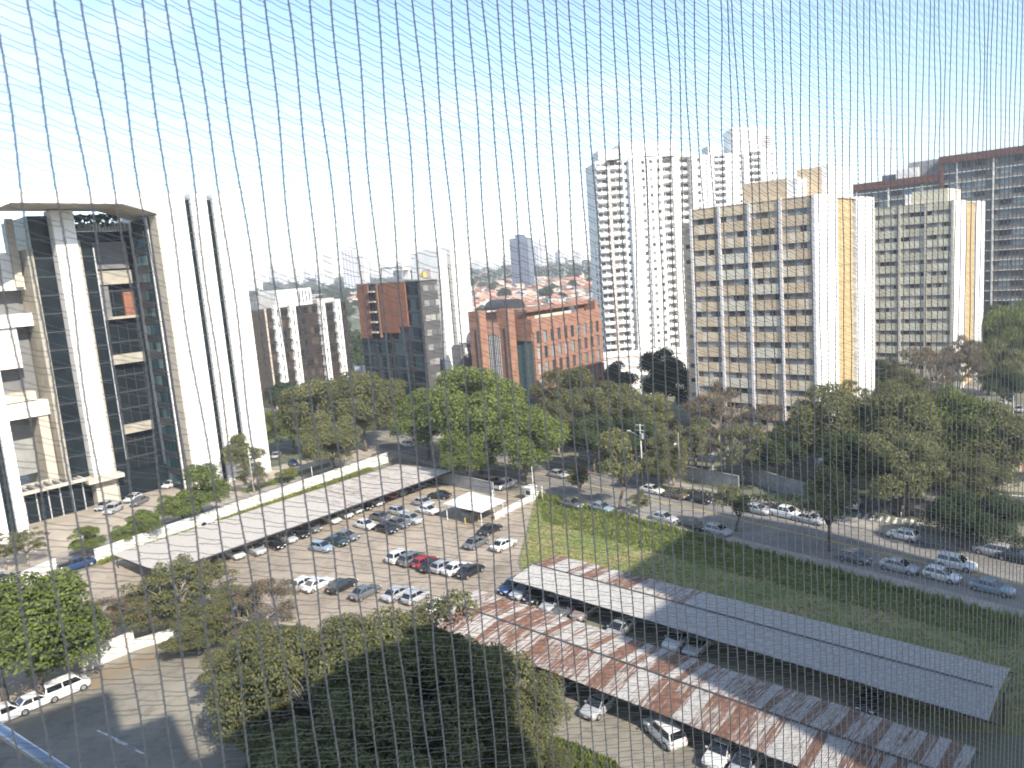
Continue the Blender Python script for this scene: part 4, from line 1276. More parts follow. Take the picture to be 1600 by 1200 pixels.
for (px, py, k, c, l) in [
    (626, 871, 'suv', 'white', 'white car with a black roof look at the left end of the row of seven'),
    (645, 875, 'suv', 'grey', 'grey car second from the left in the row of seven'),
    (664, 879, 'hatch', 'red', 'dark red hatchback in the row of seven'),
    (677, 884, 'sedan', 'black', 'black sedan right of the dark red one in the row of seven'),
    (693, 886, 'hatch', 'silver', 'silver hatchback in the row of seven'),
    (713, 889, 'sedan', 'white', 'white sedan second from the right in the row of seven'),
    (735, 893, 'sedan', 'black', 'black sedan at the right end of the row of seven')]:
    cars.append((px, py, k, c, HB, l, g3))
g4 = 'cars near the field corner'
cars += [(766, 828, 'sedan', 'black', HB, 'black sedan, farthest of the three near the field corner', g4),
         (744, 849, 'sedan', 'grey', HB, 'dark grey sedan in the middle of the three near the field corner', g4),
         (787, 852, 'sedan', 'white', HB, 'white sedan alone beside the dry grass field', g4)]
g5 = 'cars along the near side of the yard'
for (px, py, k, c, l) in [
    (476, 912, 'hatch', 'white', 'white hatchback, left one of the pair above the big tree'),
    (496, 914, 'sedan', 'white', 'white sedan, right one of the pair above the big tree'),
    (534, 916, 'sedan', 'black', 'black sedan half hidden by the big tree next to the white pair'),
    (571, 926, 'sedan', 'grey', 'dark grey sedan whose roof shows above the big tree'),
    (621, 928, 'sedan', 'silver', 'silver sedan at the upper edge of the big tree'),
    (650, 933, 'hatch', 'silver', 'silver hatchback between the silver sedan and the white car by the rusty roof'),
    (685, 948, 'hatch', 'white', 'white hatchback beside the end of the rusty carport')]:
    cars.append((px, py, k, c, HB + .05, l, g5))
g6 = 'cars under the grey carport'
for (px, py, k, c, l) in [
    (800, 918, 'hatch', 'blue', 'dark blue hatchback at the left end of the grey carport'),
    (820, 924, 'sedan', 'silver', 'silver sedan second from the left end of the grey carport'),
    (842, 931, 'sedan', 'black', 'black sedan in the dark under the grey carport, between two silver cars'),
    (865, 944, 'hatch', 'silver', 'silver hatchback with lit bonnet under the grey carport'),
    (886, 951, 'sedan', 'grey', 'grey sedan left of the rosy-grey car under the grey carport'),
    (914, 957, 'hatch', 'pinkgrey', 'rosy-grey small car under the grey carport'),
    (968, 984, 'sedan', 'silver', 'silver bonnet poking out alone under the grey carport'),
    (1060, 1002, 'suv', 'white', 'white car under the shaded part of the grey carport'),
    (1091, 1010, 'sedan', 'silver', 'silver sedan right of the white car under the shaded grey carport'),
    (1362, 1095, 'sedan', 'black', 'black sedan in deep shade under the right end of the grey carport')]:
    cars.append((px, py, k, c, HB + math.pi, l, g6))
g7 = 'cars under the rusty carport'
for (px, py, k, c, h, l) in [
    (876, 1075, 'hatch', 'grey', HB + math.pi, 'grey hatchback in shade beside the big tree under the rusty carport'),
    (936, 1104, 'hatch', 'silver', HB + math.pi, 'small silver hatchback with its nose in the sun under the rusty carport'),
    (1130, 1178, 'suv', 'white', HB + math.pi, 'white car with its bonnet in the sun at the bottom of the picture'),
    (1165, 1196, 'hatch', 'silver', HB + math.pi, 'silver car at the very bottom beside the sunlit white one')]:
    cars.append((px, py, k, c, h, l, g7))
cars.append((1038, 1146, 'suv', 'white', HB + math.pi * 0 + 1.15, 'white hatchback driving out in front of the rusty carport', None))
g8 = 'cars parked along the far side of the avenue'
for (px, py, k, c, l) in [
    (872, 742, 'sedan', 'silver', 'silver car in tree shade on the avenue beyond the crossing'),
    (905, 738, 'sedan', 'red', 'dark red car in tree shade on the avenue'),
    (1019, 766, 'sedan', 'white', 'white sedan parked at the foot of the utility pole'),
    (1056, 774, 'sedan', 'bronze', 'bronze sedan parked behind the white one on the avenue'),
    (1095, 781, 'hatch', 'black', 'black hatchback parked on the avenue past the bronze sedan'),
    (1183, 797, 'sedan', 'silver', 'silver sedan parked in front of the grey condominium wall'),
    (1227, 803, 'pickup', 'white', 'white pickup with an open dark cargo bed on the avenue'),
    (1265, 812, 'sedan', 'silver', 'silver sedan parked right behind the white pickup')]:
    cars.append((px, py, k, c, AV, l, g8))
cars += [(1333, 788, 'suv', 'white', AV + 1.9, 'white car waiting at the mouth of the cross street', None),
         (1411, 837, 'hatch', 'white', AV + math.pi, 'white hatchback driving on the avenue past the cross street', None),
         (1552, 862, 'suv', 'silver', AV + math.pi, 'silver estate car parked under the hedge at the right edge', None),
         (1590, 872, 'sedan', 'black', AV, 'black car just behind the silver estate at the right edge', None),
         (1494, 882, 'suv', 'white', AV, 'white high-roofed car driving on the near lane of the avenue', None)]
g9 = 'cars parked along the near side of the avenue'
for (px, py, k, c, l) in [
    (893, 784, 'sedan', 'grey', 'grey car in tree shade on the near side of the avenue'),
    (940, 790, 'sedan', 'lightblue', 'bluish silver car behind the pavement tree on the near side'),
    (1037, 806, 'sedan', 'silver', 'silver car roof showing above the field edge, near the small trees'),
    (1083, 818, 'sedan', 'black', 'black car roof showing above the field edge'),
    (1122, 826, 'hatch', 'silver', 'silver car behind the field edge right of the black roof'),
    (1335, 868, 'hatch', 'grey', 'small dark grey car beyond the field in shade'),
    (1405, 882, 'sedan', 'silver', 'silver sedan parked beyond the field, left of the white roof'),
    (1472, 896, 'hatch', 'white', 'white car roof showing over the grass near the driving white car'),
    (1550, 915, 'sedan', 'lightblue', 'pale car at the right end of the near kerb')]:
    cars.append((px, py + 4, k, c, AV, l, g9))
g10 = 'cars at the shaded street crossing'
cars += [(790 * .325 + 380, 560 + 415 * .325, 'sedan', 'white', AV, 'white car behind the pale carport far end, under the trees', g10),
         (432, 712, 'sedan', 'silver', AV + 2.6, 'silver car just right of the white tower foot', g10),
         (458, 724, 'sedan', 'blue', AV + 2.9, 'dark blue car on the street right of the white tower', g10),
         (692, 738, 'hatch', 'blue', AV, 'blue car behind the street wall in tree shade', g10),
         (790, 758, 'pickup', 'white', HB, 'white pickup in the shade of the bright green tree', g10),
         (772, 753, 'hatch', 'grey', HB, 'grey hatchback left of the shaded white pickup', g10)]
g11 = 'cars on the forecourt of the portal tower'
for (px, py, k, c, h, l) in [
    (157, 758, 'sedan', 'white', HA + 2.2, 'white car farthest back on the tower forecourt'),
    (118, 768, 'sedan', 'white', HA + 2.2, 'white car at the left end of the forecourt group'),
    (134, 774, 'sedan', 'black', HA + 2.2, 'black car between two white ones on the tower forecourt'),
    (146, 782, 'sedan', 'white', HA + 2.2, 'white car right of the black one on the tower forecourt'),
    (163, 791, 'sedan', 'silver', HA + 2.2, 'silver sedan behind the near silver car on the forecourt'),
    (177, 797, 'suv', 'silver', HA + 2.2, 'silver car nearest to the viewer on the tower forecourt'),
    (208, 779, 'sedan', 'white', HA + 2.2, 'white car beside a dark one on the right of the forecourt'),
    (218, 784, 'sedan', 'grey', HA + 2.2, 'dark grey car on the right of the forecourt'),
    (266, 758, 'hatch', 'white', HA + 2.0, 'white hatchback at the foot of the tower, behind the small trees'),
    (237, 746, 'hatch', 'grey', HA + 2.0, 'dark hatchback in the shade of the tower')]:
    cars.append((px, py, k, c, h, l, g11))
cars += [(120, 884, 'pickup', 'blue', HB, 'dark blue pickup on the side street at the gap in the wall', None),
         (331, 822, 'sedan', 'white', HB, 'white car on the side street behind the small trees', None),
         (215, 848, 'sedan', 'grey', HB, 'grey car in shade on the side street behind the small trees', None),
         (2, 905, 'sedan', 'green', HB, 'teal-dark car cut by the left edge on the side street', None)]
g12 = 'vehicles by the wall of the lower car park'
cars += [(10, 1118, 'suv', 'white', HB, 'white car at the left edge below the green tree', g12),
         (55, 1098, 'sedan', 'white', HB, 'white sedan in the middle of the three at the lower left', g12),
         (104, 1078, 'van', 'white', HB, 'white van at the end of the white wall on the lower left', g12),
         (234, 948, 'sedan', 'grey', HB, 'grey car glimpsed through bare brown branches', g12),
         (306, 902, 'sedan', 'silver', OUT, 'silver car hidden in the brown branches near the carport', g12),
         (340, 950, 'sedan', 'silver', HB, 'silver car behind the twiggy tree, right of the trunk', g12),
         (372, 958, 'hatch', 'white', HB, 'white car glimpsed through the twigs above the big tree', g12)]
g13 = 'cars along the far street at the right edge'
for (px, py, k, c, l) in [
    (1537, 652, 'sedan', 'grey', 'grey car, nearest in the far street at the right edge'),
    (1552, 640, 'sedan', 'silver', 'silver car, second in the far street at the right edge'),
    (1566, 630, 'sedan', 'white', 'white car, third in the far street at the right edge'),
    (1580, 622, 'suv', 'black', 'black car, farthest in the far street at the right edge'),
    (1592, 640, 'sedan', 'silver', 'silver car on the right lane of the far street')]:
    cars.append((px, py, k, c, math.atan2(XD.y, XD.x), l, g13))
for (px, py, k, c, h, l, gr) in cars:
    x, y, _ = on_plan(px, py, 0.45)
    car(k, c, x, y, h, l, gr)


# ------------------------------------------------------------------ poles and lamps
def utility_pole(px, py, h, label, arm=True, lamp=1, trafo=True, mat_='post', rz=0.0, cat='utility pole', name='utility_pole'):
    x, y, _ = on_plan(px, py)
    t = empty(name, (x, y, 0), rz, label, cat)
    MB().tube((0, 0, 0), (0, 0, h), 0.16 if trafo else 0.08, 0.10 if trafo else 0.05, n=8).build('pole', M[mat_], t, smooth=True)
    if arm:
        for z in (h - .3, h - 1.2):
            MB().box(-1.0, 1.0, -.06, .06, z, z + .12).build('crossarm', M[mat_], t)
    if trafo: MB().tube((.38, 0, h - 2.6), (.38, 0, h - 1.6), .27, n=10).build('transformer', M['mid_grey'], t)
    if lamp:
        s = MB().tube((0, 0, h * .8), (-2.4, 0, h * .8 + .75), .045, n=5).build('lamp_arm', M['mullion'], t)
        MB().box(-3.0, -2.3, -.13, .13, h * .8 + .7, h * .8 + .86).build('lamp_head', M['white_post'], s)
    return t


utility_pole(1005, 762, 11.5, 'concrete utility pole with transformer and lamp arm across the avenue', rz=AV)
utility_pole(1064, 770, 10.5, 'pale slender lamp pole right of the transformer pole', arm=False, lamp=1, trafo=False, rz=AV + 2, cat='lamp pole', name='street_lamp')
utility_pole(835, 783, 6.2, 'white post with a sign box beside the guard booth', arm=False, lamp=0, trafo=False, mat_='white_post', cat='post', name='sign_post')
utility_pole(848, 782, 2.6, 'short white post right of the guard booth', arm=False, lamp=0, trafo=False, mat_='white_post', cat='post', name='gate_post')
utility_pole(773, 812, 5.0, 'white post at the right corner of the gate canopy', arm=False, lamp=0, trafo=False, mat_='white_post', cat='post', name='gate_post')
utility_pole(1408, 828, 2.6, 'short white concrete post beside the cross street', arm=False, lamp=0, trafo=False, cat='post', name='gate_post')
for i, (px, py, h) in enumerate([(489, 752, 3.2), (284, 822, 3.0), (247, 838, 3.0), (346, 803, 2.6)]):
    utility_pole(px, py, h, ['white post on the side street nearest the avenue', 'white post behind the wall, left of the small trees', 'leftmost white post behind the boundary wall', 'short white post behind the wall, right of the small trees'][i],
                 arm=False, lamp=0, trafo=False, mat_='white_post', cat='post', name='street_post')
for i, (px, py) in enumerate([(1500, 668), (1582, 690), (1475, 650)]):
    utility_pole(px, py, 9, ['lamp pole left of the far street', 'lamp pole right of the far street', 'farthest lamp pole by the far street'][i], arm=False, trafo=False, cat='lamp pole', name='street_lamp')
utility_pole(398, 779, 10, 'thin lamp pole in front of the white tower corner', arm=False, trafo=False, cat='lamp pole', name='street_lamp', rz=2.0)
g = on_plan(1028, 752)
t = empty('red_hydrant_sign', (g[0], g[1], 0), AV, 'small red upright sign box between the poles across the avenue', 'sign')
MB().tube((0, 0, 0), (0, 0, 1.0), .05).build('post', M['white_post'], t)
MB().box(-.35, .35, -.12, .12, 1.0, 2.3).build('panel', mat('red_enamel', (0.45, 0.03, 0.03), 0.4), t)


# ------------------------------------------------------------------ trees
def leaf_cloud(name, centres, radii, n, size, m, flat=0.75, up=0.35, shell=0.62, seed=0, droop=0.0):
    """n leaf-sized quads through the shells of many clumps"""
    r = np.random.default_rng(seed)
    centres = np.asarray(centres, float); radii = np.asarray(radii, float)
    w = radii ** 2; w /= w.sum()
    idx = r.choice(len(radii), size=n, p=w)
    d = r.normal(size=(n, 3)); d /= np.linalg.norm(d, axis=1)[:, None]
    d[:, 2] = np.where(d[:, 2] < -0.35, -d[:, 2], d[:, 2])
    rad = radii[idx] * (shell + (1.12 - shell) * r.random(n) ** 0.8)
    off = d * rad[:, None]; off[:, 2] *= flat
    p = centres[idx] + off
    p[:, 2] -= droop * r.random(n) * radii[idx]
    nrm = d * 0.6 + r.normal(size=(n, 3)) * 0.55; nrm[:, 2] += up
    nrm /= np.linalg.norm(nrm, axis=1)[:, None]
    a = np.cross(nrm, r.normal(size=(n, 3))); a /= np.linalg.norm(a, axis=1)[:, None]
    b = np.cross(nrm, a)
    s = size * (0.6 + 0.8 * r.random(n))[:, None]
    v = np.empty((n, 4, 3))
    v[:, 0] = p - a * s; v[:, 1] = p + b * s * .55; v[:, 2] = p + a * s; v[:, 3] = p - b * s * .55
    me = bpy.data.meshes.new(name)
    me.vertices.add(n * 4); me.loops.add(n * 4); me.polygons.add(n)
    me.vertices.foreach_set('co', v.reshape(-1).astype(np.float32))
    me.loops.foreach_set('vertex_index', np.arange(n * 4, dtype=np.int32))
    me.polygons.foreach_set('loop_start', np.arange(0, n * 4, 4, dtype=np.int32))
    me.materials.append(m)
    me.update(calc_edges=True)
    return me


TREEM = {}


def tree_meshes(kind):
    """(trunk mesh, crown mesh) of a tree 1:1 in metres; centre of the crown over the trunk"""
    spec = dict(
        #            height radius clumps r_clump leaves size material bark flat
        broad=(14.0, 8.0, 60, (1.5, 2.6), 38000, .19, 'leaf_green', 'bark', .72),
        broad_olive=(13.5, 8.0, 58, (1.4, 2.5), 34000, .19, 'leaf_olive', 'bark', .70),
        broad_dark=(13.0, 6.5, 34, (1.5, 2.4), 20000, .20, 'leaf_dark', 'bark', .75),
        mixed=(11.0, 7.5, 60, (0.9, 2.0), 30000, .15, 'leaf_mixed', 'bark_pale', .6),
        dense=(9.0, 4.2, 26, (1.0, 1.7), 15000, .15, 'leaf_green', 'bark', .9),
        twiggy=(12.0, 6.2, 60, (0.5, 1.2), 8000, .13, 'leaf_brown', 'bark_pale', .8),
        sparse=(10.0, 4.5, 44, (0.5, 1.2), 8500, .13, 'leaf_olive', 'bark_pale', .85),
        small=(5.5, 2.4, 18, (0.5, 1.0), 6000, .11, 'leaf_olive', 'bark', .85),
        yellow=(5.5, 2.6, 18, (0.5, 1.0), 6500, .11, 'leaf_yellow', 'bark', .8),
        canopy=(9.5, 9.5, 110, (0.9, 2.1), 62000, .14, 'leaf_mixed', 'bark_pale', .55),
        canopy_dark=(10.5, 9.0, 90, (1.0, 2.2), 56000, .14, 'leaf_olive', 'bark', .55))
    base, sd = kind.split(':') if ':' in kind else (kind, '0')
    H, Rr, nc, (c0, c1), nl, ls, lm, bm, flat = spec[base]
    seed = sum(ord(ch) for ch in kind) * 7 + int(sd)
    r = random.Random(seed)
    fork = H * (0.30 if base not in ('twiggy', 'sparse') else 0.35)
    cz = H - Rr * flat
    cen, rad = [], []
    while len(cen) < nc:
        x, y, z = (r.uniform(-1, 1) for _ in range(3))
        q = math.sqrt(x * x + y * y + z * z)
        if q > 1 or q < 0.30 or z < -0.55: continue
        k = (0.55 + 0.45 * r.random()) / q if q > .3 else 1
        k = min(k, 1.0 / q)
        x, y, z = x * k, y * k, z * k
        lob = 1 + 0.20 * math.sin(3 * math.atan2(y, x) + seed) + 0.12 * math.sin(5 * math.atan2(y, x) + 2.0 * seed)
        cr = r.uniform(c0, c1)
        jz = r.uniform(-1.1, .9) if base.startswith(('canopy', 'broad')) else 0
        cen.append((x * (Rr - cr * .6) * lob, y * (Rr - cr * .6) * lob, max(fork * 1.05, jz + cz + z * Rr * flat * (0.95 if z > 0 else .8))))
        rad.append(cr)
    mb = MB()
    r0 = 0.024 * H + 0.05
    lean = (r.uniform(-.5, .5), r.uniform(-.5, .5))
    pts = [(0, 0, -0.1), (lean[0] * .3, lean[1] * .3, fork * .5), (lean[0], lean[1], fork)]
    mb.tube(pts[0], pts[1], r0, r0 * .8, n=8); mb.tube(pts[1], pts[2], r0 * .8, r0 * .65, n=8)
    nl_ = 6
    hubs = []
    for i in range(nl_):
        a = 2 * math.pi * (i + r.random() * .6) / nl_
        hub = Vector((lean[0] + math.cos(a) * Rr * .38, lean[1] + math.sin(a) * Rr * .38, fork + (cz - fork) * r.uniform(.6, .95)))
        mb.tube(pts[2], hub, r0 * .5, r0 * .28, n=6)
        hubs.append(hub)
    for c in cen:
        c = Vector(c)
        h = min(hubs, key=lambda q: (q - c).length)
        m_ = (h + c) / 2 + Vector((r.uniform(-.4, .4), r.uniform(-.4, .4), r.uniform(0, .6)))
        mb.tube(h, m_, r0 * .2, r0 * .12, n=5); mb.tube(m_, c, r0 * .12, r0 * .05, n=4)
        if base in ('twiggy', 'sparse', 'mixed', 'canopy'):
            for _ in range(12 if base == 'twiggy' else 5):
                d = Vector((r.gauss(0, 1), r.gauss(0, 1), abs(r.gauss(0, 1)) + .2)).normalized() * r.uniform(.8, 1.8)
                mb.tube(c, c + d, r0 * .045 + .008, .008, n=3)
    tr = mb.mesh('trunk', M[bm], smooth=True)
    cr_ = leaf_cloud('crown', cen, rad, nl, ls, M[lm], flat=0.8, seed=seed, shell=.45 if base in ('twiggy', 'sparse') else .62)
    return tr, cr_, H, Rr


def tree(kind, x, y, label, group=None, s=1.0, sz=1.0, rz=None, name=None):
    if kind not in TREEM: TREEM[kind] = tree_meshes(kind)
    tr, cr_, H, Rr = TREEM[kind]
    nm = name or dict(broad='shade_tree', broad_olive='shade_tree', broad_dark='dark_tree', mixed='autumn_tree', dense='leafy_tree', twiggy='bare_tree', sparse='thin_tree', small='small_tree', yellow='shrub_tree', canopy='canopy_tree', canopy_dark='canopy_tree')[kind.split(':')[0]]
    t = empty(nm, (x, y, ground_z(x, y)), RNG.uniform(0, 6.28) if rz is None else rz, label, 'tree', group)
    t.scale = (s, s, s * sz)
    put('trunk', tr, t); put('crown', cr_, t)
    return t


def tree_at(kind, px, py, zc, label, group=None, s=1.0, sz=1.0, rz=None):
    """px, py is where the middle of the crown is seen, zc its height"""
    x, y, _ = on_plan(px, py, zc)
    return tree(kind, x, y, label, group, s, sz, rz)


gs = 'street trees round the crossing'
for (k, px, py, zc, s, sz, l) in [
    ('broad_olive', 500, 650, 9, 1.05, 1.0, 'broad olive-green tree in front of the bronze office'),
    ('broad_olive:1', 565, 640, 10, 1.0, 1.1, 'broad tree in front of the screened office, its crown the left-centre mass'),
    ('broad:1', 455, 665, 7, .8, .9, 'green tree touching the right edge of the white tower'),
    ('broad_dark', 440, 630, 6, .8, 1, 'darker tree behind the white tower edge'),
    ('broad_olive:2', 520, 700, 6, .72, 1.0, 'rounded tree hanging over the corner of the boundary wall'),
    ('broad:2', 600, 620, 9, .8, 1, 'tree below the blue glass of the screened office'),
    ('broad', 745, 665, 10, 1.12, 1.08, 'big fresh green tree in the middle of the view'),
    ('broad:3', 820, 690, 8.5, .85, 1.0, 'fresh green tree right of the biggest green one'),
    ('broad:1', 665, 655, 9, .85, 1.0, 'fresh green tree left of the biggest green one'),
    ('broad', 730, 720, 5, .62, 1.0, 'low green tree drooping over the street wall'),
    ('mixed', 890, 625, 9, 1.05, 1.15, 'brownish tree in front of the brick office'),
    ('mixed:1', 955, 640, 9, 1.0, 1.15, 'brown and olive tree right of the brick office foot'),
    ('broad_olive', 1010, 655, 8, .8, 1.05, 'olive tree left of the bare trees across the avenue'),
    ('broad_dark:1', 925, 690, 6, .75, 1.0, 'dark understorey tree over the avenue bend'),
    ('mixed:2', 870, 668, 6, .8, 1.0, 'russet-leaved tree beside the fresh green ones'),
    ('broad_dark:2', 990, 690, 6, .7, 1.0, 'dark tree behind the transformer pole'),
    ('twiggy', 1120, 650, 9, 1.0, 1.15, 'bare twiggy tree, left one in front of the beige block'),
    ('twiggy:1', 1190, 640, 9, 1.0, 1.1, 'bare twiggy tree, right one in front of the beige block'),
    ('sparse', 1085, 690, 7, 1.0, 1.0, 'thin half-leafed tree left of the bare ones'),
    ('sparse:1', 1160, 705, 6, 1.1, .9, 'thin green tree under the bare ones, by the grey wall'),
    ('broad_dark', 1220, 715, 5, .7, .95, 'dark low tree in front of the white end slab'),
    ('sparse:2', 1335, 620, 11, 1.0, 1.25, 'tall thin tree in front of the orange strip of the beige block'),
    ('broad_olive:3', 1290, 660, 10, .9, 1.1, 'olive tree standing before the foot of the beige block'),
    ('broad_olive:1', 1400, 670, 10, .95, 1.1, 'olive tree in the middle of the right-hand mass'),
    ('broad:4', 1470, 680, 9, .95, 1.0, 'yellowish green tree over the cross street'),
    ('broad_olive:2', 1540, 680, 9, .95, 1.0, 'olive tree in front of the tiled house'),
    ('broad_dark:1', 1330, 725, 6, .75, 1.0, 'dark tree at the corner of the cross street'),
    ('broad_olive', 1410, 735, 7, .8, 1.0, 'tree shading the zebra crossing'),
    ('mixed:1', 1500, 745, 6, .75, 1.0, 'brown-green tree beside the garden wall'),
    ('broad_dark:2', 1500, 815, 3.5, .55, .9, 'dark tree low over the pavement by the white hatchback'),
    ('broad_dark:1', 1565, 820, 3.5, .55, .9, 'dark hedge-like tree behind the silver estate'),
    ('twiggy:2', 1440, 590, 10, 1.1, 1.1, 'greyish bare tree in front of the straw-coloured block'),
    ('mixed:2', 1400, 610, 8, .9, 1.1, 'brownish tree below the straw-coloured block'),
    ('twiggy', 1500, 560, 11, 1.1, 1.1, 'bare brown tree before the right slabs of the straw block'),
    ('broad_dark', 1395, 560, 9, .7, 1.0, 'dark tree against the lowest floors of the straw block'),
    ('broad_olive:2', 1545, 555, 10, .9, 1.0, 'olive tree left of the far street'),
    ('broad_dark:2', 1570, 600, 6, .7, .9, 'dark green tree beside the far street'),
    ('broad:2', 1590, 520, 11, 1.1, 1.1, 'tall green tree at the right edge below the dark slab'),
    ('broad_olive:3', 1555, 515, 11, 1.0, 1.1, 'green tree below the windows of the dark slab'),
    ('broad_dark', 1040, 600, 9, 1.0, 1.25, 'dense dark evergreen tree between the white tower and beige block'),
    ('broad_dark:1', 1075, 615, 8, .8, 1.1, 'dark evergreen touching the beige block edge'),
    ('broad_dark:2', 960, 590, 8, .8, 1.0, 'dark tree right of the brick office'),
    ('mixed:1', 1035, 720, 5, .6, .9, 'low tree behind the covered parking across the avenue')]:
    tree_at(k, px, py, zc, l, gs, s * (1.22 if px < 900 else 1.12), sz)
# slender trunks across the avenue
gt = 'slender pale trunks across the avenue'
for i, (px, py) in enumerate([(1038, 758), (1046, 754), (1053, 760)]):
    g = on_plan(px, py)
    tree('sparse:%d' % i, g[0], g[1], ['leftmost of three slender trees between the two poles', 'middle of three slender trees between the two poles', 'rightmost of three slender trees between the two poles'][i], gt, .75, 1.35)
gn = 'trees on the near pavement'
for (k, px, py, s, sz, l) in [('small:1', 968, 797, 1.75, 1.35, 'dark olive pavement tree at the top of the dry field'),
                              ('small:2', 905, 782, 1.0, 1.2, 'small pavement tree left of the olive one'),
                              ('sparse', 1000, 806, .5, .8, 'thin sapling right of the olive pavement tree'),
                              ('small', 1150, 830, 1.1, 1.1, 'small round-headed sapling halfway along the field'),
                              ('small:3', 1296, 862, 1.35, 1.5, 'dark slender tree at the field edge in front of the silver sedan'),
                              ('yellow', 450, 755, .9, .7, 'yellow-green bush on the tower lawn')]:
    g = on_plan(px, py); tree(k, g[0], g[1], l, gn, s, sz)
gl = 'trees along the tower forecourt'
for (k, px, py, s, sz, l) in [('dense', 320, 815, .95, .85, 'leafy green tree in front of the white pier, largest of the forecourt row'),
                              ('dense:1', 285, 825, .7, .75, 'leafy tree left of the largest forecourt tree'),
                              ('dense:2', 228, 850, .8, .75, 'green tree in the middle of the forecourt row'),
                              ('dense:1', 200, 855, .6, .7, 'smaller tree next to the middle forecourt tree'),
                              ('dense', 140, 870, .7, .75, 'green tree behind the blue pickup'),
                              ('sparse:1', 45, 885, .75, .8, 'pale grey-green tree at the left, behind the wall'),
                              ('sparse:2', 10, 890, .7, .8, 'pale tree cut by the left edge behind the wall'),
                              ('yellow', 120, 755, 1.1, .9, 'yellowish tree at the lobby canopy'),
                              ('yellow:1', 50, 775, .8, .7, 'round clipped bush beside the left pier'),
                              ('sparse', 398, 770, .6, .8, 'purplish thin tree at the tower corner'),
                              ('small', 384, 755, 1.2, 1.1, 'palm-like bush at the foot of the right pier'),
                              ('yellow', 140, 762, .8, .6, 'low green bush behind the forecourt cars')]:
    g = on_plan(px, py); tree(k, g[0], g[1], l, gl, s * (1.35 if px > 250 else 1.0), sz)
gb = 'trees in the lower part of the view'
for (k, px, py, zc, s, sz, l) in [
    ('dense:3', 50, 1020, 5.5, 1.6, .95, 'bushy green tree at the lower left'),
    ('dense:2', -5, 1025, 5, 1.4, .9, 'green tree cut by the left edge above the white vehicles'),
    ('dense:1', 100, 1010, 4.5, 1.1, .9, 'rounder green tree beside the white wall'),
    ('twiggy:1', 165, 940, 6, .75, .7, 'bare brown tree above the bright white wall'),
    ('mixed:3', 225, 915, 6.5, .62, .85, 'bare brown tree between wall and pale carport'),
    ('sparse:1', 275, 915, 6, 1.15, .8, 'olive tree in front of the near end of the pale carport'),
    ('mixed:2', 255, 895, 4.5, .38, .6, 'small green tree at the near corner of the pale carport'),
    ('mixed:4', 345, 930, 6, .62, .9, 'brown twiggy tree below the carport cars'),
    ('sparse', 320, 890, 5.5, .85, .8, 'yellow-green tree before the carport'),
    ('twiggy', 405, 925, 6.5, .85, .75, 'brown bare crown left of the white pair of cars'),
    ('mixed:5', 405, 965, 7, .6, .9, 'brown and olive tree under the twiggy crown, left of the huge canopy'),
    ('mixed:3', 300, 945, 6, .5, .8, 'small brown tree between the bare tree and the wall end'),
    ('mixed:1', 400, 1010, 7, .75, .85, 'russet and olive tree at the left end of the big canopy'),
    ('canopy', 490, 1005, 9, 1.0, 1.1, 'huge olive-brown canopy in the middle of the lower view, left part'),
    ('canopy_dark', 645, 1045, 9, 1.08, 1.1, 'huge canopy tree whose crown lies in the building shade, middle part'),
    ('canopy:1', 745, 1055, 7.5, .78, .95, 'right part of the huge canopy, next to the rusty carport'),
    ('canopy_dark:1', 570, 1165, 7.5, .95, 1.0, 'shaded canopy tree at the bottom of the view'),
    ('canopy:1', 820, 1120, 6, .38, .8, 'light green branch-like tree at the right of the huge canopy'),
    ('canopy_dark', 790, 1190, 6, .5, .85, 'dark tree at the bottom beside the lawn'),
    ('mixed:1', 430, 1090, 6, .55, .85, 'thin-leaved tree over the lower car park ground')]:
    tree_at(k, px, py, zc, l, gb, s, sz)


# ------------------------------------------------------------------ grass tufts and hedges
def tufts(name, poly, n, h, m, z=0.02, wdt=.22, seed=3):
    r = np.random.default_rng(seed)
    pp = np.array([(p[0], p[1]) for p in poly])
    lo, hi = pp.min(0), pp.max(0)
    pts = np.empty((0, 2))
    while len(pts) < n:
        q = lo + (hi - lo) * r.random((n * 2, 2))
        ins = np.zeros(len(q), bool)
        j = len(pp) - 1
        for i in range(len(pp)):
            xi, yi = pp[i]; xj, yj = pp[j]
            cnd = ((yi > q[:, 1]) != (yj > q[:, 1])) & (q[:, 0] < (xj - xi) * (q[:, 1] - yi) / (yj - yi + 1e-9) + xi)
            ins ^= cnd
            j = i
        pts = np.concatenate([pts, q[ins]])
    pts = pts[:n]
    a = r.random(n) * 6.283
    hh = h * (0.4 + 0.9 * r.random(n))
    c, s = np.cos(a) * wdt * .5, np.sin(a) * wdt * .5
    v = np.empty((n, 3, 3))
    v[:, 0, 0] = pts[:, 0] - c; v[:, 0, 1] = pts[:, 1] - s; v[:, 0, 2] = z
    v[:, 1, 0] = pts[:, 0] + c; v[:, 1, 1] = pts[:, 1] + s; v[:, 1, 2] = z
    v[:, 2, 0] = pts[:, 0] + s * .8; v[:, 2, 1] = pts[:, 1] - c * .8; v[:, 2, 2] = z + hh
    me = bpy.data.meshes.new(name)
    me.vertices.add(n * 3); me.loops.add(n * 3); me.polygons.add(n)
    me.vertices.foreach_set('co', v.reshape(-1).astype(np.float32))
    me.loops.foreach_set('vertex_index', np.arange(n * 3, dtype=np.int32))
    me.polygons.foreach_set('loop_start', np.arange(0, n * 3, 3, dtype=np.int32))
    me.materials.append(m); me.update(calc_edges=True)
    o = put(name, me)
    return tag(o, cat='grass', kind='stuff')


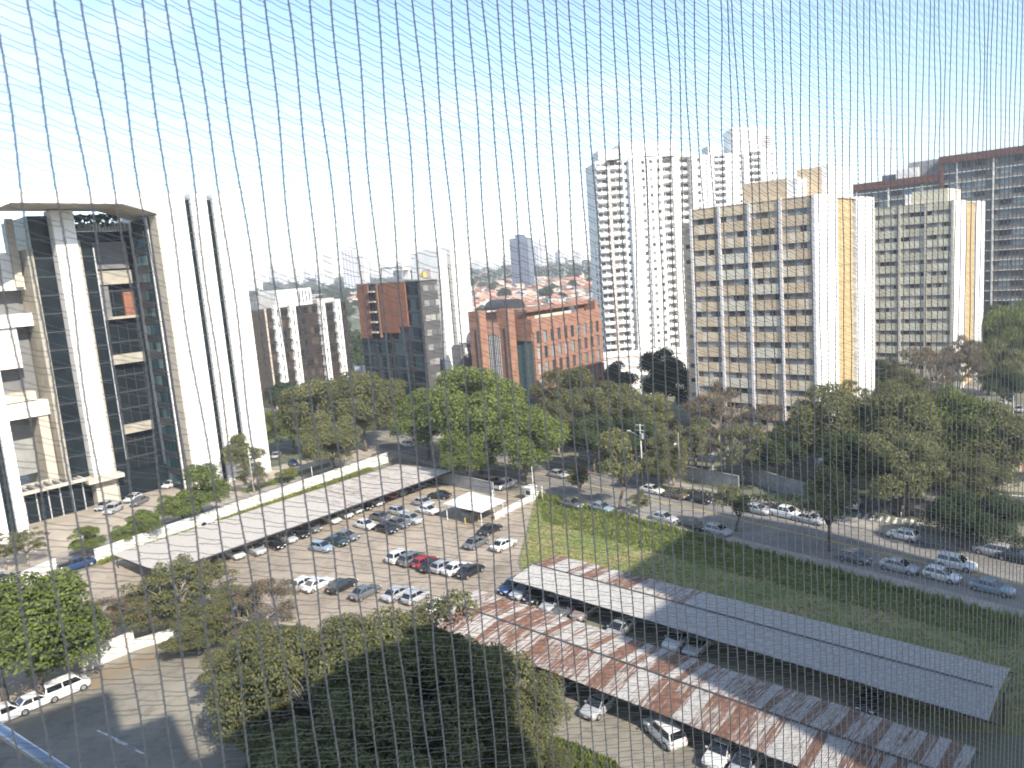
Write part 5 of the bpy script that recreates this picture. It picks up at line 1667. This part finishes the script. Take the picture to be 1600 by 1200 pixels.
tufts('meadow_grass', field_poly, 30000, .14, M['leaf_yellow'])['label'] = 'short dry grass covering the fenced field'
edge_poly = plan_poly([(836, 778), (868, 782), (1010, 822), (1210, 868), (1400, 920), (1600, 980), (1580, 1010), (1380, 958), (1180, 905), (1000, 858), (850, 815)])
tufts('tall_weeds', edge_poly, 7000, .42, M['leaf_weed'], wdt=.30, seed=5)['label'] = 'tall green weeds along the avenue side of the field'
e0, e1 = ave0 - adir * 4, ave0 + adir * 92
rag = [(p.x, p.y) for p in (e0 - nleft * 1.0, e1 - nleft * 1.0)]
for k in range(24):
    p = e1 + (e0 - e1) * (k / 23) - nleft * (1.9 + 1.5 * RNG.random()); rag.append((p.x, p.y))
tufts('kerb_weeds', rag, 2600, .8, M['leaf_weed'], wdt=.4, seed=15)['label'] = 'ragged tall weeds right against the near kerb of the avenue'
tufts('lawn_grass', plan_poly([(845, 1145), (905, 1165), (960, 1190), (990, 1230), (1000, 1330), (800, 1330)]), 9000, .35, M['leaf_green'], seed=6)['label'] = 'green grass patch at the bottom beside the big tree'
q0, q1 = W0 - wl_n * .4, W1 - wl_n * .4
vp = [(q0.x, q0.y), (q1.x, q1.y), ((q1 - wl_n * 1.3).x, (q1 - wl_n * 1.3).y), ((q0 - wl_n * 1.3).x, (q0 - wl_n * 1.3).y)]
tufts('wall_verge_grass', vp, 9000, .6, M['leaf_yellow'], wdt=.35, seed=8)['label'] = 'strip of green grass between the white wall and the pale carport'
vp2 = plan_poly([(130, 1060), (215, 1025), (340, 985), (345, 1000), (220, 1045), (140, 1080)])
dense_sheet('leaf_litter_ground', vp2, 0.022, M['litter'])


def hedge(name, pts, h, w, label, m='leaf_dark', n=3500):
    c, r_ = [], []
    for i in range(len(pts) - 1):
        a, b = Vector(pts[i][:2]), Vector(pts[i + 1][:2])
        k = max(2, int((b - a).length / (w * .6)))
        for j in range(k):
            p = a.lerp(b, j / k)
            c.append((p.x + RNG.uniform(-.2, .2), p.y + RNG.uniform(-.2, .2), h * RNG.uniform(.35, .6))); r_.append(w * RNG.uniform(.5, .75))
    me = leaf_cloud(name, c, r_, n, .14, M[m], flat=h / w * .9, seed=len(label))
    return tag(put(name, me), label, 'hedge')


hedge('hedge', [on_plan(1180, 790), on_plan(1330, 800)], 1.8, 1.6, 'dark hedge along the foot of the grey wall below the beige block')
hedge('hedge', [on_plan(1450, 828), on_plan(1530, 850), on_plan(1640, 870)], 2.4, 2.2, 'dark hedge behind the pavement at the right edge', n=5000)
hedge('hedge', [on_plan(1010, 765), on_plan(1170, 785)], 1.0, 1.0, 'low dark hedge in front of the grey condominium wall', n=2500)
hedge('hedge', [on_plan(385, 770), on_plan(470, 745)], 1.2, 1.2, 'low hedge on the tower lawn', m='leaf_green', n=1500)


# ------------------------------------------------------------------ the town beyond
def house_meshes(w, d, h, kind):
    wall = MB().box(0, w, 0, d, 0, h).mesh('wall', M['house_wall'])
    win = MB()
    for k in range(max(1, int(w / 3))):
        win.box(1 + k * 3, 2.1 + k * 3, -.05, 0.0, 1.1, 2.2)
    win = win.mesh('window', M['steel_dark'])
    rf = MB()
    if kind == 'gable':
        rf.face([(-.5, -.6, h - .1), (w + .5, -.6, h - .1), (w + .5, d / 2, h + d * .22), (-.5, d / 2, h + d * .22)])
        rf.face([(-.5, d / 2, h + d * .22), (w + .5, d / 2, h + d * .22), (w + .5, d + .6, h - .1), (-.5, d + .6, h - .1)])
        rf.face([(0, 0, h - .05), (0, d, h - .05), (0, d / 2, h + d * .2)]); rf.face([(w, 0, h - .05), (w, d / 2, h + d * .2), (w, d, h - .05)])
    else:
        rf.face([(-.5, -.5, h), (w + .5, -.5, h), (w * .7, d / 2, h + d * .24), (w * .3, d / 2, h + d * .24)])
        rf.face([(w + .5, -.5, h), (w + .5, d + .5, h), (w * .7, d / 2, h + d * .24)])
        rf.face([(w + .5, d + .5, h), (-.5, d + .5, h), (w * .3, d / 2, h + d * .24), (w * .7, d / 2, h + d * .24)])
        rf.face([(-.5, d + .5, h), (-.5, -.5, h), (w * .3, d / 2, h + d * .24)])
    return wall, win, rf.mesh('roof', M['roof_tile'])


HM = [house_meshes(12, 9, 5.5, 'gable'), house_meshes(9, 9, 3.5, 'hip'), house_meshes(16, 10, 6.5, 'gable'), house_meshes(11, 12, 4.0, 'hip')]
hr = random.Random(21)
n_h = 0
placed = []
while n_h < 292:
    az = hr.uniform(-20, 9.5) if hr.random() < .3 else hr.uniform(-6, 8); r = hr.uniform(300, 1100) if hr.random() < .75 else hr.uniform(1100, 1900)
    if az < -7.5 and hr.random() < .45: continue
    x, y = r * math.sin(R(az)), r * math.cos(R(az))
    if any(abs(x - a) + abs(y - b) < 13 for a, b in placed): continue
    placed.append((x, y))
    w_, wi, rf = HM[hr.randrange(4)]
    t = empty('town_house', (x, y, ground_z(x, y) - .3), hr.choice([GRID, GRID + 1.57, GRID + .3, GRID - 1.2]) + hr.uniform(-.1, .1),
              'small house with pale walls and a clay roof in the distant residential quarter', 'house', 'distant houses with clay roofs')
    s = hr.uniform(.9, 1.3); t.scale = (s, s, s)
    put('wall', w_, t); put('window', wi, t); put('roof', rf, t)
    n_h += 1
tr_far = leaf_cloud('crown', [(hr.uniform(-3.4, 3.4), hr.uniform(-3.4, 3.4), hr.uniform(4, 8)) for _ in range(16)], [hr.uniform(1.6, 2.6) for _ in range(16)], 1500, .55, M['leaf_dark'], seed=77)
tk_far = MB().tube((0, 0, -.5), (0, 0, 6), .35, .2).mesh('trunk', M['bark'])
n_t = 0
while n_t < 280:
    az = hr.uniform(-21, 11) if hr.random() < .85 else hr.uniform(11, 32); r = hr.uniform(290, 1500)
    if az > -8 and az < 10 and hr.random() < .62: continue
    x, y = r * math.sin(R(az)), r * math.cos(R(az))
    if any(abs(x - a) + abs(y - b) < 7 for a, b in placed): continue
    if 30 < x < 80 and 275 < y < 310: continue
    placed.append((x, y))
    t = empty('distant_tree', (x, y, ground_z(x, y)), hr.uniform(0, 6), 'round dark green tree among the distant houses', 'tree', 'distant trees among the houses')
    s = hr.uniform(.9, 1.7); t.scale = (s, s, s)
    put('crown', tr_far, t); put('trunk', tk_far, t)
    n_t += 1
# the wooded rise on the left, one mass of leaves nobody could count
wc, wr = [], []
for _ in range(620):
    az = hr.uniform(-22, -12.2); r = hr.uniform(420, 820)
    x, y = r * math.sin(R(az)), r * math.cos(R(az))
    wc.append((x, y, ground_z(x, y) + hr.uniform(3, 8))); wr.append(hr.uniform(4, 7))
o = put('distant_woods', leaf_cloud('distant_woods', wc, wr, 60000, .9, M['leaf_dark'], seed=31))
tag(o, 'wooded slope behind the bronze office', 'woods', kind='stuff')
wc, wr = [], []
for _ in range(700):
    az = hr.uniform(-22, 12); r = hr.uniform(1300, 2300)
    x, y = r * math.sin(R(az)), r * math.cos(R(az))
    wc.append((x, y, ground_z(x, y) + hr.uniform(2, 7))); wr.append(hr.uniform(7, 15))
o = put('horizon_woods', leaf_cloud('horizon_woods', wc, wr, 40000, 2.2, M['leaf_dark'], seed=32))
tag(o, 'belt of trees near the horizon', 'woods', kind='stuff')


def far_tower(px, ptop, w, d, dist, label, m='far_tower', floors=None):
    x0, y0, _ = on_plan(px, 600)
    k = dist / math.hypot(x0, y0)
    x, y = x0 * k, y0 * k
    # height from where its top is seen
    a = on_plan(px, ptop + 2000, 0)
    xx = (px - 800) / 1180.0; yy = -(ptop - 600) / 1180.0
    c, s = math.cos(ROLL), math.sin(ROLL)
    X = xx * c + yy * s; D = xx * s - yy * c
    up = -math.sin(TILT) - D * math.cos(TILT); fw = math.cos(TILT) - D * math.sin(TILT)
    H = EYE + up / fw * y - ground_z(x, y)
    t = empty('far_tower', (x, y, ground_z(x, y) - 2), R(hr.uniform(-25, 25)), label, 'tower', 'towers on the skyline')
    MB().box(-w / 2, w / 2, -d / 2, d / 2, 0, H + 2).build('wall', M[m], t)
    MB().box(-w * .22, w * .22, -d * .3, d * .3, H + 2, H + 7).build('roof_block', M[m], t)
    win = MB()
    n = max(3, int((H - 4) / 3.6)); cols = max(2, int(w / 4.5))
    for i in range(n):
        for j in range(cols):
            xa = -w / 2 + (j + .25) * w / cols
            win.box(xa, xa + w / cols * .5, -d / 2 - .15, -d / 2, 3 + i * 3.6, 4.9 + i * 3.6)
    stuff(win.build('windows', M['tower_window'], t))
    return t


far = [(403, 408, 22, 18, 2000), (412, 430, 40, 22, 1500), (432, 412, 16, 16, 2100), (448, 415, 20, 16, 2200), (463, 420, 18, 16, 1900), (482, 424, 26, 18, 2000), (500, 416, 15, 16, 2200), (520, 423, 22, 18, 1800),
       (533, 392, 14, 14, 1600), (566, 385, 20, 18, 1300), (582, 396, 24, 18, 1400), (603, 405, 20, 16, 1900), (622, 412, 24, 16, 1800), (640, 410, 18, 16, 2000), (660, 405, 16, 16, 2200), (678, 408, 22, 18, 2100),
       (742, 402, 18, 16, 1700), (760, 408, 24, 18, 2100), (775, 400, 15, 16, 2300), (790, 410, 22, 16, 1900), (805, 400, 16, 16, 2200), (852, 380, 15, 15, 1700), (862, 372, 12, 14, 1800), (872, 395, 20, 16, 2000), (888, 392, 18, 16, 1900),
       (902, 400, 20, 16, 2200), (915, 388, 14, 14, 1800), (922, 402, 20, 16, 2100)]
ORD = ['first', 'second', 'third', 'fourth', 'fifth', 'sixth', 'seventh', 'eighth', 'ninth', 'tenth', 'eleventh']
zone_n = {}
for i, (px, pt, w, d, dist) in enumerate(far):
    z_ = 'above the bronze office' if px < 550 else ('above the screened office' if px < 690 else ('between white slab and blue-grey tower' if px < 830 else 'between blue-grey tower and tallest tower'))
    k_ = zone_n[z_] = zone_n.get(z_, 0) + 1
    far_tower(px, pt, w, d, dist, 'hazy %s skyline tower, %s from the left %s' % ('slim' if w < 17 else 'broad', ORD[k_ - 1], z_))
o = far_tower(830, 371, 28, 26, 1150, 'blue-grey glass tower, darkest and widest on the skyline', 'far_blue')
del o['group']
g = on_plan(533, 500)
# antenna masts on the skyline
for (px, pt, dist, l) in [(451, 395, 1900, 'thin mast on the left skyline'), (916, 362, 1500, 'thin mast left of the tallest white tower')]:
    x0, y0, _ = on_plan(px, 600); k = dist / math.hypot(x0, y0)
    x, y = x0 * k, y0 * k
    t = empty('antenna_mast', (x, y, ground_z(x, y)), 0, l, 'mast')
    MB().tube((0, 0, 0), (0, 0, 110 if dist > 1600 else 105), 1.1, .5, n=5).build('mast', M['mullion'], t)
    MB().box(-1.6, 1.6, -.3, .3, 80, 84).build('antenna_panel', M['mullion'], t)

# ------------------------------------------------------------------ safety net in front of the viewer
NA = R(-35)                                      # azimuth of the net's normal
ND = 0.37
nv = Vector((math.sin(NA), math.cos(NA), 0)); ev = Vector((nv.y, -nv.x, 0))   # ev runs to the right
net = empty('safety_net', (nv.x * ND, nv.y * ND, EYE), math.atan2(ev.y, ev.x), 'knitted grey safety net with chain-stitched cords stretched right in front of the viewer', 'net')
PITCH, ROW = 0.0112, 0.0038
pinch = [(0.42, .105, .0085, 1), (0.475, .165, .008, 1), (0.66, .25, .008, 1), (0.77, .22, .010, 1), (0.79, .12, .009, 1), (0.885, .16, .009, 1), (0.72, .30, .007, 1)]


def sway(s, z):
    """how far the cord that belongs at s strays sideways at height z"""
    d = 0.0016 * math.sin(s * 31 + z * 7.0) + 0.0009 * math.sin(s * 113 + z * 23 + 2) + 0.0005 * math.sin(s * 391 + z * 61)
    for (ps, pz, am, sg) in pinch:
        ds, dz = (s - ps) / .018, (z - pz) / .06
        if abs(ds) < 2.2 and abs(dz) < 3:
            d -= am * ds * math.exp(-ds * ds * .7 - dz * dz)
    return d


def zr(s):
    r_ = math.hypot(ND, s)
    return -r_ * .92 - .04, r_ * .50 + .04


yarn_n = 0
s = -0.055
cords = []
while s < 1.09:
    cords.append(s); s += PITCH
for ci, s in enumerate(cords):
    z0, z1 = zr(s)
    k0, k1 = int(z0 / ROW), int(z1 / ROW)
    verts, faces = [], []
    rr = 0.00040
    ph = RNG.random() * 6
    for st in range(2):
        base = len(verts)
        cnt = 0
        for k in range(k0 * 3, k1 * 3):
            z = k * ROW / 3
            a = 2 * math.pi * k / 6 + st * 2.6 + 0.35 * math.sin(k * 0.9 + ph)
            off = 0.00032 * math.sin(a) * (1 if st else .8) + sway(s, z)
            yy = 0.0003 * math.cos(a)
            for j in range(3):
                b = 2.094 * j
                verts.append((s + off + rr * math.cos(b), yy + rr * math.sin(b), z))
            if cnt:
                o_ = base + (cnt - 1) * 3
                for j in range(3):
                    j2 = (j + 1) % 3
                    faces.append((o_ + j, o_ + j2, o_ + 3 + j2, o_ + 3 + j))
            cnt += 1
    me = bpy.data.meshes.new('cord')
    me.from_pydata(verts, [], faces)
    me.materials.append(M['net'])
    put('cord', me, net)
V, F = [], []
rr = 0.00019
for ci in range(len(cords) - 1):
    s0, s1 = cords[ci], cords[ci + 1]
    z0, z1 = zr((s0 + s1) / 2)
    for k in range(int(z0 / ROW), int(z1 / ROW)):
        zl = k * ROW + (0.0005 if k % 2 else 0) + RNG.uniform(-.0002, .0002)
        drop = 0.0046 + RNG.uniform(-.0004, .0004) - (0.0012 if k % 2 else 0)
        prof = ((0, 0), (.3, .22), (.65, .75), (1, 1)) if k % 2 else ((0, 0), (.33, .42), (.68, .78), (1, 1))
        b0 = len(V)
        for (f, g_) in prof:
            z = zl - drop * g_
            x = (s0 + sway(s0, z)) * (1 - f) + (s1 + sway(s1, z)) * f
            V += [(x, 0, z + rr), (x, rr, z - rr * .6), (x, -rr, z - rr * .6)]
        for q in range(3):
            for j in range(3):
                j2 = (j + 1) % 3
                F.append((b0 + q * 3 + j, b0 + q * 3 + j2, b0 + q * 3 + 3 + j2, b0 + q * 3 + 3 + j))
me = bpy.data.meshes.new('mesh_threads')
me.from_pydata(V, [], F)
me.materials.append(M['net_thin'])
stuff(put('mesh_threads', me, net))

# aluminium stay outside the balcony at the lower left
def near_pt(px, py, dist):
    x = (px - 800) / 1180.0; y = -(py - 600) / 1180.0
    c, s_ = math.cos(ROLL), math.sin(ROLL)
    X = x * c + y * s_; D = x * s_ - y * c
    return Vector((X, math.cos(TILT) - D * math.sin(TILT), -math.sin(TILT) - D * math.cos(TILT))) * dist + Vector((0, 0, EYE))


pa, pb = near_pt(-120, 1060, 1.5), near_pt(190, 1268, 1.15)
t = empty('awning_stay', pa, 0, 'slanting aluminium tube outside the net at the lower left corner', 'tube')
MB().tube((0, 0, 0), pb - pa, 0.010, n=12).build('tube', M['rail'], t, smooth=True)
MB().tube((pb - pa) * .97, pb - pa, 0.014, n=12).build('end_collar', M['rail'], t, smooth=True)

# ------------------------------------------------------------------ haze
HZ = 0.00024
hm = bpy.data.materials.new('haze')
hm.use_nodes = True
n = hm.node_tree
n.nodes.clear()
ho = n.nodes.new('ShaderNodeOutputMaterial')
pv = n.nodes.new('ShaderNodeVolumePrincipled')
pv.inputs['Color'].default_value = (0.93, 0.95, 1.0, 1)
pv.inputs['Density'].default_value = HZ
pv.inputs['Anisotropy'].default_value = 0.0
n.links.new(pv.outputs['Volume'], ho.inputs['Volume'])
hz = MB().box(-3100, 3100, -3100, 3100, -1.5, 170).build('haze', hm)
hz['kind'] = 'stuff'
hz['label'] = 'thin pale haze over the whole town'
hz['category'] = 'haze'
